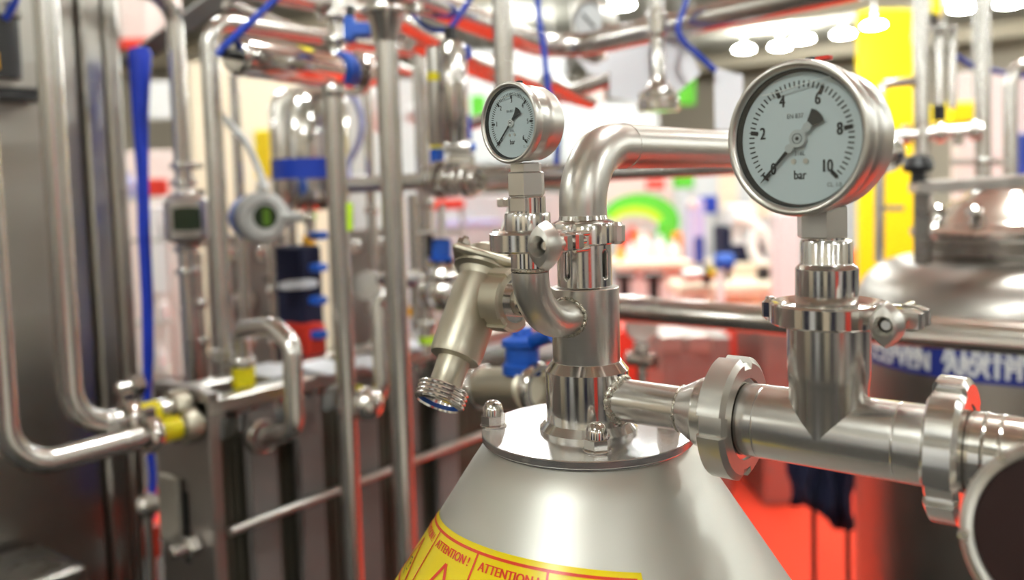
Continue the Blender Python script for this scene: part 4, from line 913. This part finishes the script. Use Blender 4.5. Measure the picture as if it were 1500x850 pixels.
# ---- blue headed valve at centre left
x, y = colx(647, 365, 1.75)
bh = thing('blue_head_valve', 'ball valve with blue head and amber caps left of the angle valve', 'valve', zpt(x, y, 460))
MB().box(zpt(x, y, 364), (.038, .034, .040), (CR, CF, CU), .004).build('blue_head', 'blue', bh); MB().box(zpt(x, y, 380), (.05, .04, .008), (CR, CF, CU), .002).build('blue_base', 'blue', bh); MB().box(zpt(x, y, 360) - CR * .024, (.012, .034, .045), (CR, CF, CU), .002).build('black_side', 'black', bh)
for dx_ in (-.018, .026): MB().cyl(zpt(x, y, 386) + CR * dx_, zpt(x, y, 376) + CR * dx_, .009).build('amber_cap', 'amber', bh)
MB().box(zpt(x, y, 341), (.09, .06, .006), (CR, CF, CU), .001).build('bracket_plate', 'satin', bh)
MB().lathe([(.012, .09), (.016, .06), (.03, .045), (.034, .03), (.0, .03)], zpt(x, y, 425), EZ, 24).build('bonnet', 'polished', bh)
MB().sphere(zpt(x, y, 428), .040, sc=(1.1, 1, 1)).build('ball_body', 'polished', bh)
for dx_ in (-.035, .04): ring(bh, zpt(x, y, 428) + EX * dx_, EX, .036, .014, 'body_flange', 'polished')
pipe('pipe feeding the blue-headed valve at centre left', [P(560, 408, 2.0), P(720, 422, 1.72)], .0165, base=P(560, 408, 2.0))
t, x, y = post('thin upright pipe below the blue-headed valve', 624, 460, 1.8, .013, 430, 520); MB().cyl(zpt(x, y, 503), zpt(x, y, 493), .017).build('yellow_tag', 'lime', t); ring(t, zpt(x, y, 475), EZ, .024, .02)
st = sheet('white and orange striped card behind the blue-headed valve', [(593, 438), (622, 438), (622, 485), (593, 485)], 2.3, 'paper', 'striped_card', 'card'); 
q9 = P(607, 486, 2.3); MB().cyl(q9 + CF * .01 + EZ * .05, V((q9.x, q9.y, 0)) + CF.xy.to_3d() * .01, .006, seg=8).build('card_stand', 'satin', st); pts = [P(a, b_, 2.296) for a, b_ in ((593, 450), (622, 450), (622, 464), (593, 464))]; MB().outline(pts, -CF * .001).build('orange_stripe', 'amber', st)
# ---- lower centre valve with blue lever behind the cone
lv0 = P(738, 568, 1.15)
lvv = thing('lever_valve', 'grey valve body with a blue lever head behind the flange', 'valve', P(740, 600, 1.15))
MB().cyl(P(712, 568, 1.2), P(780, 570, 1.1), .028, seg=32, c=.004).build('body', 'cast', lvv)
for px_, d in ((706, 1.21), (786, 1.09)): ring(lvv, P(px_, 568, d), EX, .032, .014, 'flange', 'polished')
MB().lathe([(.026, 0), (.026, .012), (.022, .016), (.022, .034), (.027, .036), (.027, .044), (.014, .05), (.012, .06), (0, .06)], P(765, 548, 1.12), CU, 28).build('blue_head', 'blue', lvv)
MB().tube([P(765, 512, 1.12), P(785, 498, 1.1), P(812, 490, 1.06)], .010, 12).build('blue_lever', 'blue', lvv)
MB().cyl(P(640, 562, 1.3), P(706, 568, 1.21), .014).build('inlet_pipe', 'polished', lvv)
for px_, d in ((690, 1.22), (662, 1.26)): ring(lvv, P(px_, 566, d), EX, .022, .012, 'ferrule', 'polished')
# ================================================================== RIGHT SIDE
x, y = colx(1482, 400, 1.9); rb = .322
tk = thing('process_tank', 'big steel tank with round manhole lid behind the large gauge', 'tank', (x, y, 0))
zs = zrow(x, y, 452); zn = zrow(x, y, 374); zl = zrow(x, y, 338)
pr = [(0, .35), (.2, .36), (rb - .03, .42), (rb, .5), (rb, zs)]
for i in range(1, 9):
    t = i / 8 * math.pi / 2; pr.append((.19 + (rb - .19) * math.cos(t), zs + (zn - zs) * math.sin(t)))
pr.append((0, zn)); MB().lathe(pr, (x, y, 0), EZ, 96).build('shell', 'tank', tk, sharp=60)
MB().lathe([(.19, zn - .01), (.197, zn + .004), (.19, zn + .01), (.178, zn + .012), (.178, zl - .01)], (x, y, 0), EZ, 72).build('manhole_neck', 'darksheet', tk)
MB().lathe([(.17, zl - .012), (.198, zl - .012), (.204, zl - .004), (.204, zl + .004), (.196, zl + .012), (.17, zl + .016), (.15, zl + .03), (.125, zl + .062), (.095, zl + .072), (.085, zl + .085), (.04, zl + .1), (0, zl + .1)], (x, y, 0), EZ, 72).build('manhole_lid', 'polished', tk, sharp=40)
for a in (200, 250, 300, 340):
    t = math.radians(a); MB().box((x + .15 * math.cos(t), y + .15 * math.sin(t), zl + .05), (.03, .03, .02), ch=.005).build('lid_clip', 'polished', tk)
ar0 = P(1338, 275, 1.72); ar1 = P(1560, 262, 1.72); ad_ = (ar1 - ar0).normalized()
MB().box((ar0 + ar1) / 2, ((ar1 - ar0).length, .05, .026), (ad_, EZ.cross(ad_).normalized(), EZ), .004).build('lid_arm', 'satin', tk)
p_ = P(1352, 282, 1.74); MB().box(p_ - EZ * .07, (.03, .03, .15), ch=.003).build('arm_post', 'darksheet', tk)
kb = P(1345, 240, 1.72); k_ = MB().lathe([(0, -.02), (.026, -.016), (.030, -.004), (.024, .014), (0, .022)], kb, EZ, 28); k_.cyl(kb - EZ * .04, kb - EZ * .015, .014); k_.build('black_knob', 'black', tk, label='black round hand knob on the lid arm')
for a in (.4, 2.5, 4.6):
    MB().cyl((x + .24 * math.cos(a), y + .24 * math.sin(a), 0), (x + .24 * math.cos(a), y + .24 * math.sin(a), .48), .025).build('leg', 'satin', tk)
fd = V((CAM.x - x, CAM.y - y, 0)); d0_ = fd.length; fd.normalize(); fa = math.atan2(fd.y, fd.x)
dn = 1.9 - rb; bz1, bz0 = P(1482, 512, dn).z, P(1482, 577, dn).z
bn = MB(); N_ = 48; vs_ = []
for i in range(N_ + 1):
    t = fa - 1.7 + 3.4 * i / N_
    for r_, z_ in ((rb + .0012, bz0), (rb + .002, bz1)): vs_.append((x + r_ * math.cos(t), y + r_ * math.sin(t), z_))
bn.add(vs_, [(2 * i, 2 * i + 2, 2 * i + 3, 2 * i + 1) for i in range(N_)]); bo = bn.build('blue_band', 'banner_blue', tk, label='dark blue band with blurred white letters')
for s_, zz_, off in (('AYEZZYEARATNYSNHAVLDCNYSHNA', .62, 0), ('HOCCEPVENARATHYSNHDCATNYKSEN', .34, .01)):
    zc = bz0 + (bz1 - bz0) * zz_
    def on_tank(u, v, zc=zc, off=off):
        t = fa + off + u / (rb + .003); return V((x + (rb + .0032) * math.cos(t), y + (rb + .0032) * math.sin(t), zc + v))
    for j in range(3):
        vs2, fs2 = text_pts(s_[j * 9:j * 9 + 9], .056, .74); lt = MB()
        for bo_ in (0, .002, .004): lt.add([on_tank(a + bo_ + (j - 1) * .27, b_) for a, b_ in vs2], fs2)
        lt.build('white_lettering', 'white', bo)
def rpole(label, pix, r, bend=.05, d=2.2): return pipe(label, [P(a, b_, d) for a, b_ in pix], r, bend, base=P(*pix[-1], d))
rpole('steel frame pole standing right of the yellow banner', [(1348, -30), (1352, 330)], .0195)
rpole('steel frame pole between banner and tank lid, second from the right', [(1438, -30), (1440, 300)], .0190)
rpole('bent frame tube arching out at the top right edge', [(1545, 92), (1480, 92), (1480, 300)], .0165, .06)
t = rpole('slim bracket tube standing before the yellow banner', [(1360, 117), (1289, 124), (1288, 385)], .0120, .03)
MB().box(P(1305, 305, 2.2), (.06, .01, .012)).build('crossbar', 'satin', t)
mf = pipe('horizontal manifold pipe with ferrules in front of the yellow banner', [P(1262, 202, 2.25), P(1440, 190, 2.15)], .0150, base=P(1262, 202, 2.25)); dv = (P(1440, 190, 2.15) - P(1262, 202, 2.25)).normalized()
for a in (.08, .38, .66, .93): ring(mf, P(1262, 202, 2.25).lerp(P(1440, 190, 2.15), a), dv, .026, .022, 'pipe_ferrule', 'polished')
MB().cyl(P(1404, 195, 2.17), P(1404, 214, 2.17), .012).build('drain_plug', 'polished', mf); ring(mf, P(1440, 236, 2.2), EZ, .03, .014, 'pipe_clamp', 'polished'); MB().box(P(1440, 238, 2.2), (.16, .02, .016), (CR, CF, CU)).build('clamp_arm', 'satin', mf)
for a, r_, lb in ((1376, .0125, 'upright polished cylinder with black ends right of the yellow banner'), (1395, .0100, 'thinner upright cylinder just right of the black-ended cylinder')):
    p0_, p1_ = P(a, 160, 2.2), P(a, 38, 2.2); t = thing('upright_cylinder', lb, 'cylinder', p0_); MB().cyl(p0_, p1_, r_, c=.003).build('barrel', 'polished', t)
    MB().cyl(p1_ - EZ * .045, p1_ - EZ * .005, r_ * 1.15).build('upper_sleeve', 'darksheet', t)
    if a == 1376: MB().cyl(p0_ - EZ * .03, p0_ + EZ * .01, .016).build('black_foot', 'black', t); MB().cyl(P(1368, 36, 2.2), P(1369, 20, 2.2), .007).build('black_plug', 'black', t)
hose('blue hose sagging behind the right poles', [P(1400, 82, 2.3), P(1412, 90, 2.3), P(1430, 99, 2.3), P(1455, 104, 2.3), P(1480, 109, 2.4), P(1530, 112, 2.4)], .0075)
# gauge below the hand rail
q = P(937, 476, 1.95); g3 = thing('pressure_gauge', 'blurred upside-down gauge under the hand rail beside the riser', 'gauge', P(941, 545, 1.95))
MB().lathe([(0, 0), (.03, 0), (.036, .006), (.036, .028), (.033, .032), (0, .03)], q, -CF, 36).build('case', 'satin', g3)
MB().cyl(q - EZ * .03, P(941, 545, 1.95), .012).build('stem', 'polished', g3); ring(g3, P(940, 512, 1.95), EZ, .02, .02, 'stem_nut', 'polished'); ring(g3, P(940, 528, 1.95), EX, .018, .07, 'side_fitting', 'polished')
MB().cyl(P(941, 545, 1.95), (*P(941, 545, 1.95).xy, 0), .012).build('riser', 'pipe', g3)
# things standing on the red carpet
HF = Fh; HR = R0
def upright(label, x0, x1, y0, y1, d, mat, name, cat, dep=.06, floor=False, parent=None, ch=.01, legs=True):
    a, b_ = P((x0 + x1) / 2, y0, d), P((x0 + x1) / 2, y1, d); zt_, zb2 = a.z, (0 if floor else b_.z); w = (x1 - x0) * d / FPX
    mb = MB().box(((a.x + b_.x) / 2, (a.y + b_.y) / 2, (zt_ + zb2) / 2), (w, dep, zt_ - zb2), (HR, HF, EZ), min(ch, dep / 4))
    o = mb.build(name, mat, parent)
    if parent: return o
    tag(o, label, cat)
    if not floor and legs:
        for s_ in (-.4, .4):
            q = V(((a.x + b_.x) / 2, (a.y + b_.y) / 2, 0)) + HR * w * s_
            if zb2 > 1.75: MB().cyl(V((q.x, q.y, zt_ - .01)), V((q.x, q.y, HC)), .004, seg=6).build('hanger_wire', 'satin', o)
            else:
                q = q + HF * dep * .3; MB().cyl(V((q.x, q.y, 0)), V((q.x, q.y, zb2 + .02)), .012, seg=8).build('stand_leg', 'satin', o)
    return o
sk = upright('low steel machine box on the red carpet under the hand rail', 955, 1050, 478, 530, 4.6, 'pinksteel', 'machine_box', 'box', .6, True)
upright('', 965, 1000, 490, 515, 4.28, 'satin', 'door', '', .02, parent=sk); upright('', 1008, 1042, 490, 515, 4.28, 'satin', 'door', '', .02, parent=sk)
upright('tall pale steel cabinet left of the tee on the carpet', 1096, 1150, 470, 580, 4.4, 'pinksteel', 'floor_cabinet', 'cabinet', .5, True)
upright('red display plinth behind the machine box', 1045, 1100, 468, 540, 5.2, 'red', 'display_plinth', 'plinth', .5, True)
upright('red display plinth beside the riser behind the upside-down gauge', 895, 965, 472, 540, 5.4, 'red', 'display_plinth', 'plinth', .5, True)
bg = MB(); bp0 = onz(990, 532, 0); bg.sphere(bp0 + EZ * .09, .16, sc=(1.5, 1, .55)); bg.sphere(bp0 + V((.16, .02, .12)), .1, sc=(1.2, 1, .7)); tag(bg.build('black_bag', 'black'), 'crumpled black bag lying on the red carpet', 'bag')
# navy cloth draped over a stand
nx, ny = colx(1205, 720, 2.5); cl = thing('navy_cloth', 'navy cloth hanging over a dark stand below the tee', 'cloth', (nx, ny, 0))
N_ = 28; fr = []; bk = []; zt_ = P(1205, 640, 2.5).z
bot = [742, 744, 741, 738, 745, 748, 746, 752, 760, 776, 782, 774, 770, 768]
vs_ = []
for i in range(N_ + 1):
    u = i / N_; px_ = 1157 + 93 * u; rw = bot[min(13, int(u * 13))] * (1 - (u * 13) % 1) + bot[min(13, int(u * 13) + 1)] * ((u * 13) % 1); c_ = P(px_, rw, 2.5)
    wv = .022 * math.sin(u * 19) + .012 * math.sin(u * 41 + 1)
    for h in range(7):
        z_ = c_.z + (zt_ - c_.z) * h / 6; k_ = wv * (1 - .6 * h / 6); vs_.append(V((c_.x, c_.y, z_)) + HF * k_ + HR * (.01 * math.sin(h * 1.3 + u * 9)))
fs = [(i * 7 + h, (i + 1) * 7 + h, (i + 1) * 7 + h + 1, i * 7 + h + 1) for i in range(N_) for h in range(6)]
o = MB().add(vs_, fs).build('cloth', 'navy', cl); md = o.modifiers.new('thickness', 'SOLIDIFY'); md.thickness = .006
for px_ in (1192, 1242):
    x, y = colx(px_, 770, 2.52); MB().cyl((x, y, 0), (x, y, zt_), .008, seg=10).build('stand_leg', 'black', cl)
a, b_ = P(1157, 640, 2.52), P(1250, 640, 2.52); MB().cyl(V((a.x, a.y, zt_)), V((b_.x, b_.y, zt_)), .012, seg=12).build('stand_rail', 'black', cl)
# ================================================================== FAR STANDS OF THE HALL
yb_ = upright('tall bright yellow banner wall at the upper right', 1257, 1341, 18, 560, 6.0, 'bannery', 'yellow_banner', 'banner', .08, True)
upright('narrow yellow strip above the black-ended cylinder', 1366, 1378, -20, 24, 6.0, 'bannery', 'yellow_strip', 'banner', .05)
upright('yellow machine cover between the right poles', 1376, 1432, 152, 182, 5.5, 'bannery', 'yellow_cover', 'cover', .3)
upright('white wall board behind the second pole from the right', 1396, 1470, 106, 300, 6.5, 'white', 'wall_board', 'board', .06, True)
upright('white wall board at the right picture edge', 1472, 1600, 112, 300, 6.8, 'white', 'wall_board', 'board', .06, True)
upright('blue display box at the right picture edge', 1490, 1530, 195, 262, 5.5, 'tube_blue', 'display_box', 'box', .2)
upright('tall white column left of the large gauge stem', 1134, 1166, 310, 560, 5.6, 'white', 'white_column', 'column', .16, True)
bw = upright('long white booth wall far behind the riser and large gauge', 830, 1262, 214, 470, 12.5, 'booth', 'booth_wall', 'booth', .1, True)
upright('pinkish poster board behind the bent pipe', 886, 985, 258, 335, 11.0, 'pink', 'poster_board', 'poster', .06)
upright('green and white poster right of the pink board', 986, 1016, 252, 276, 11.0, 'green', 'small_poster', 'poster', .06)
upright('pale lilac tall panel in the far booth', 1006, 1032, 292, 384, 9.5, 'lilac', 'lilac_display_board', 'board', .06)
upright('cream panel in the far booth beside the large gauge', 1052, 1080, 250, 310, 11.5, 'cream', 'cream_board', 'board', .06)
arc = lambda R_, a0, a1, cx_, cy_, k: [(cx_ + R_ * math.cos(math.radians(a0 + (a1 - a0) * i / 12)), cy_ - k * R_ * math.sin(math.radians(a0 + (a1 - a0) * i / 12))) for i in range(13)]
gs_ = sheet('green arched sign far behind the bent pipe', arc(58, 165, -40, 938, 325, .72) + arc(36, -40, 150, 930, 332, .5), 10.0, 'green', 'arched_sign', 'sign', .05)
q9 = P(930, 350, 10.1); MB().cyl(q9 + EZ * .4, V((q9.x, q9.y, 0)), .012, seg=8).build('sign_post', 'satin', gs_); pts = [P(a, b_, 9.93) for a, b_ in arc(42, 160, 20, 932, 328, .62) + arc(33, 20, 160, 930, 331, .5)]; MB().outline(pts, HF * .02).build('lime_edge', 'lime', gs_)
def item(label, px_, py_, d, w, h, mat, name, cat): return upright(label, px_ - w / 2, px_ + w / 2, py_ - h / 2, py_ + h / 2, d, mat, name, cat, w * d / FPX * .6, legs=not ('on the far counter' in label or 'long bench' in label))
ct = upright('white display counter far behind the riser', 896, 1000, 385, 470, 8.6, 'white', 'display_counter', 'counter', .6, True)
upright('', 892, 1004, 380, 388, 8.5, 'cream', 'counter_top', '', .75, parent=ct)
item('orange packaging box on the far counter', 940, 360, 8.6, 22, 40, 'orange', 'packaging_box', 'box'); item('small orange red box behind the orange box on the far counter', 992, 360, 8.6, 14, 40, 'orange', 'packaging_box', 'box')
item('green box beside the orange box on the far counter', 972, 352, 8.75, 16, 56, 'green', 'green_box', 'box'); item('dark red box at the left of the far counter', 926, 356, 8.75, 10, 48, 'red', 'red_box', 'box')
def bottle(label, px_, py_, d, r, h, mat='white', name='white_bottle', cat='bottle'):
    p = P(px_, py_, d); s_ = d / FPX; return tag(MB().lathe([(0, 0), (r * s_, 0), (r * s_, h * .6 * s_), (r * .4 * s_, h * .8 * s_), (r * .4 * s_, h * s_), (0, h * s_)], p, EZ, 16).build(name, mat), label, cat)
for a, b_, r_, h_, lb in ((943, 382, 11, 44, 'broad white bottle before the orange box on the far counter'), (968, 384, 9, 40, 'slim white bottle at the middle of the far counter'), (924, 384, 8, 30, 'small white bottle at the left of the far counter'), (988, 384, 9, 32, 'small white bottle at the right end of the far counter')): bottle(lb, a, b_, 8.45, r_, h_)
bottle('yellow bottle at the left end of the far counter', 908, 384, 8.45, 5, 26, 'amber', 'yellow_bottle')
pb = P(1014, 299, 9.3); o = tag(MB().sphere(pb, .055).build('pink_balloon', 'pink'), 'pink balloon in the far booth left of the large gauge', 'balloon'); MB().cyl(pb - EZ * .05, V((pb.x, pb.y, 0)), .006, seg=6).build('balloon_stick', 'white', o)
# white and navy machine left of the large gauge stem
mc = thing('packing_machine', 'white and navy machine with curved white hoses far behind the tee', 'machine', P(1085, 430, 7.0))
upright('', 1066, 1102, 300, 362, 7.0, 'white', 'white_hood', '', .25, parent=mc); upright('', 1050, 1066, 330, 385, 7.0, 'navy', 'navy_side', '', .25, parent=mc); upright('', 1062, 1116, 356, 386, 7.0, 'navy', 'navy_base', '', .25, parent=mc); upright('', 1094, 1108, 322, 368, 6.95, 'navy', 'navy_strip', '', .2, parent=mc)
MB().tube(smooth_curve([P(1075, 318, 6.8), P(1100, 326, 6.8), P(1122, 345, 6.8), P(1130, 372, 6.8)], 5), .04, 12).build('white_hose', 'white', mc)
MB().tube(smooth_curve([P(1104, 336, 6.8), P(1102, 362, 6.8), P(1112, 384, 6.8), P(1132, 392, 6.8)], 5), .045, 12).build('white_hose', 'white', mc)
upright('', 1040, 1120, 382, 470, 7.0, 'cream', 'machine_foot', '', .5, True, parent=mc)
bm2 = thing('blue_motor', 'blue motor on a stand in front of the white and navy machine', 'motor', P(1060, 420, 5.5)); MB().cyl(P(1047, 384, 5.5), P(1074, 383, 5.5), .055, seg=20, c=.01).build('housing', 'blue', bm2); upright('', 1062, 1070, 392, 412, 5.5, 'black', 'bracket', '', .04, parent=bm2); upright('', 1038, 1048, 392, 404, 5.5, 'yellow', 'yellow_cap', '', .04, parent=bm2); upright('', 1050, 1060, 394, 470, 5.5, 'white', 'stand', '', .05, True, parent=bm2)
tb = thing('long_bench', 'long cream bench with rollers in front of the far booths', 'bench', P(1080, 470, 6.2)); upright('', 985, 1130, 412, 428, 6.4, 'cream', 'bench_top', '', .5, parent=tb)
for a in (1000, 1060, 1122): upright('', a - 4, a + 4, 428, 560, 6.4, 'satin', 'leg', '', .06, True, parent=tb)
MB().cyl(P(1000, 403, 6.1), P(1046, 400, 6.1), .05).build('roller', 'satin', tb); MB().cyl(P(1030, 402, 6.08), P(1040, 402, 6.08), .075).build('roller_end', 'black', tb)
for a, lb in ((915, 'dark swivel chair leg left of the far counter'), (958, 'dark swivel chair right of the far counter')):
    x, y = colx(a, 430, 7.6); t = thing('stool', lb.replace('dark swivel chair leg', 'dark stool').replace('dark swivel chair', 'dark stool'), 'stool', (x, y, 0)); MB().cyl((x, y, 0), (x, y, zrow(x, y, 408)), .05).build('column', 'black', t); MB().cyl((x, y, zrow(x, y, 408)), (x, y, zrow(x, y, 400)), .10).build('seat', 'black', t)
# middle gap between poles and gauge
upright('white booth wall behind the blue-headed valve', 590, 830, 285, 520, 8.0, 'booth', 'booth_wall', 'booth', .1, True)
upright('lilac stripe board across the booth behind the blue-headed valve', 640, 735, 322, 332, 7.8, 'lilac', 'stripe_board', 'board', .05)
upright('red tray in front of the booth behind the diaphragm valve', 632, 680, 292, 306, 5.0, 'red', 'red_tray', 'tray', .2)
upright('pale panel high behind the sloping pipes', 640, 830, 75, 240, 13.6, 'booth', 'hanging_panel', 'panel', .1)
upright('green hanging panel left of the small gauge', 690, 712, 140, 185, 9.0, 'green', 'green_sign', 'sign', .06)
upright('white hanging panel behind the paper tags', 830, 965, 150, 235, 13.0, 'booth', 'hanging_panel', 'panel', .1)
upright('dark green hanging panel below the big paper tag', 992, 1018, 105, 155, 9.0, 'green', 'green_sign', 'sign', .06)
upright('pink hanging sign between the overhead pipes', 860, 885, 120, 150, 11.0, 'pink', 'pink_sign', 'sign', .06)
q = P(606, 166, 5.0); o = tag(MB().sphere(q, .055).build('white_globe', 'white'), 'white globe with a green disc at its side between two poles', 'globe'); MB().cyl(q + EZ * .05, V((q.x, q.y, HC)), .004, seg=6).build('hanger_wire', 'satin', o); MB().cyl(q + CR * .03, q + CR * .05 - CF * .02, .045, seg=20).build('green_disc', 'green', o)
q2 = P(545, 162, 6.0); o2 = tag(MB().sphere(q2, .075, sc=(1, 1, 2)).build('white_lantern', 'white'), 'tall white lantern left of the right-hand tall pole', 'lantern'); MB().cyl(q2 + EZ * .14, V((q2.x, q2.y, HC)), .004, seg=6).build('hanger_wire', 'satin', o2)
upright('white booth wall behind the banded tank and central poles', 500, 660, 120, 600, 9.0, 'booth', 'booth_wall', 'booth', .1, True)
upright('cream booth wall behind the two transmitters', 290, 500, 90, 600, 8.5, 'cream', 'booth_wall', 'booth', .1, True)
upright('yellow upright figure board left of the banded tank', 374, 398, 190, 262, 6.0, 'yellow', 'figure_board', 'board', .05)
bwl = upright('pink and white booth wall beside the blue sleeve', 180, 275, 222, 640, 7.5, 'pink', 'booth_wall', 'booth', .1, True)
upright('white shelf panel beside the blue sleeve', 222, 250, 300, 430, 6.5, 'white', 'shelf_panel', 'panel', .1)
upright('red sign with white frame beside the blue sleeve', 203, 246, 262, 288, 6.0, 'red', 'red_sign', 'sign', .05)
sh_ = thing('display_shelf', 'tiered display shelf carrying jars right of the blue sleeve', 'shelf', (*P(230, 600, 5.55).xy, 0))
for b_ in (290, 350, 470, 540): upright('', 184, 252, b_, b_ + 4, 5.5, 'satin', 'shelf_board', '', .14, parent=sh_)
for a in (185, 251): upright('', a - 1, a + 1, 285, 600, 5.56, 'satin', 'shelf_post', '', .02, True, parent=sh_)
for a, b_, lb in ((192, 290, 'small lilac bottle left of the blue sleeve'), (240, 470, 'white jar on the far stand right of the blue sleeve'), (243, 350, 'white jar above the others right of the blue sleeve'), (236, 540, 'white jar lowest on the far stand right of the blue sleeve')): bottle(lb, a, b_, 5.5, 9, 38, 'lilac' if a == 192 else 'white', 'white_jar' if a != 192 else 'lilac_bottle', 'jar' if a != 192 else 'bottle')
upright('pale hanging ceiling panel at the top left between cabinet and pole', 176, 262, -40, 62, 9.0, 'pink', 'ceiling_panel', 'panel', .1)
upright('red hanging strip below the ceiling panel at the top left', 176, 230, 56, 72, 8.8, 'red', 'red_strip', 'banner', .05)
upright('white hanging panel right of the blue sleeve', 215, 262, 120, 175, 9.0, 'white', 'hanging_panel', 'panel', .08)

for a, b_, d, w, h, m_, nm_, cat, lb in ((1010, 403, 6.4, 18, 18, 'lilac', 'lilac_case', 'box', 'lilac case at the left end of the long bench'), (1024, 366, 6.9, 14, 40, 'banner_blue', 'blue_column', 'column', 'blue column standing behind the left of the bench'), (1118, 401, 6.4, 18, 22, 'black', 'black_case', 'box', 'black case at the right end of the long bench'),
    (913, 360, 9.4, 14, 34, 'red', 'red_carton', 'box', 'red carton on the stand left of the far counter'), (1038, 300, 10.5, 24, 26, 'tube_blue', 'blue_poster', 'poster', 'pale blue poster left of the white and navy machine'), (1118, 300, 10.5, 26, 40, 'cream', 'cream_poster', 'poster', 'cream poster behind the white column'),
    (960, 270, 10.6, 26, 14, 'red', 'red_poster', 'poster', 'small red poster on the pinkish board'), (1210, 330, 10, 30, 60, 'lilac', 'lilac_poster', 'poster', 'lilac poster right of the large gauge stem'), (1240, 390, 9, 22, 50, 'orange', 'orange_board', 'board', 'orange board low behind the tank shoulder')):
    item(lb, a, b_, d, w, h, m_, nm_, cat)
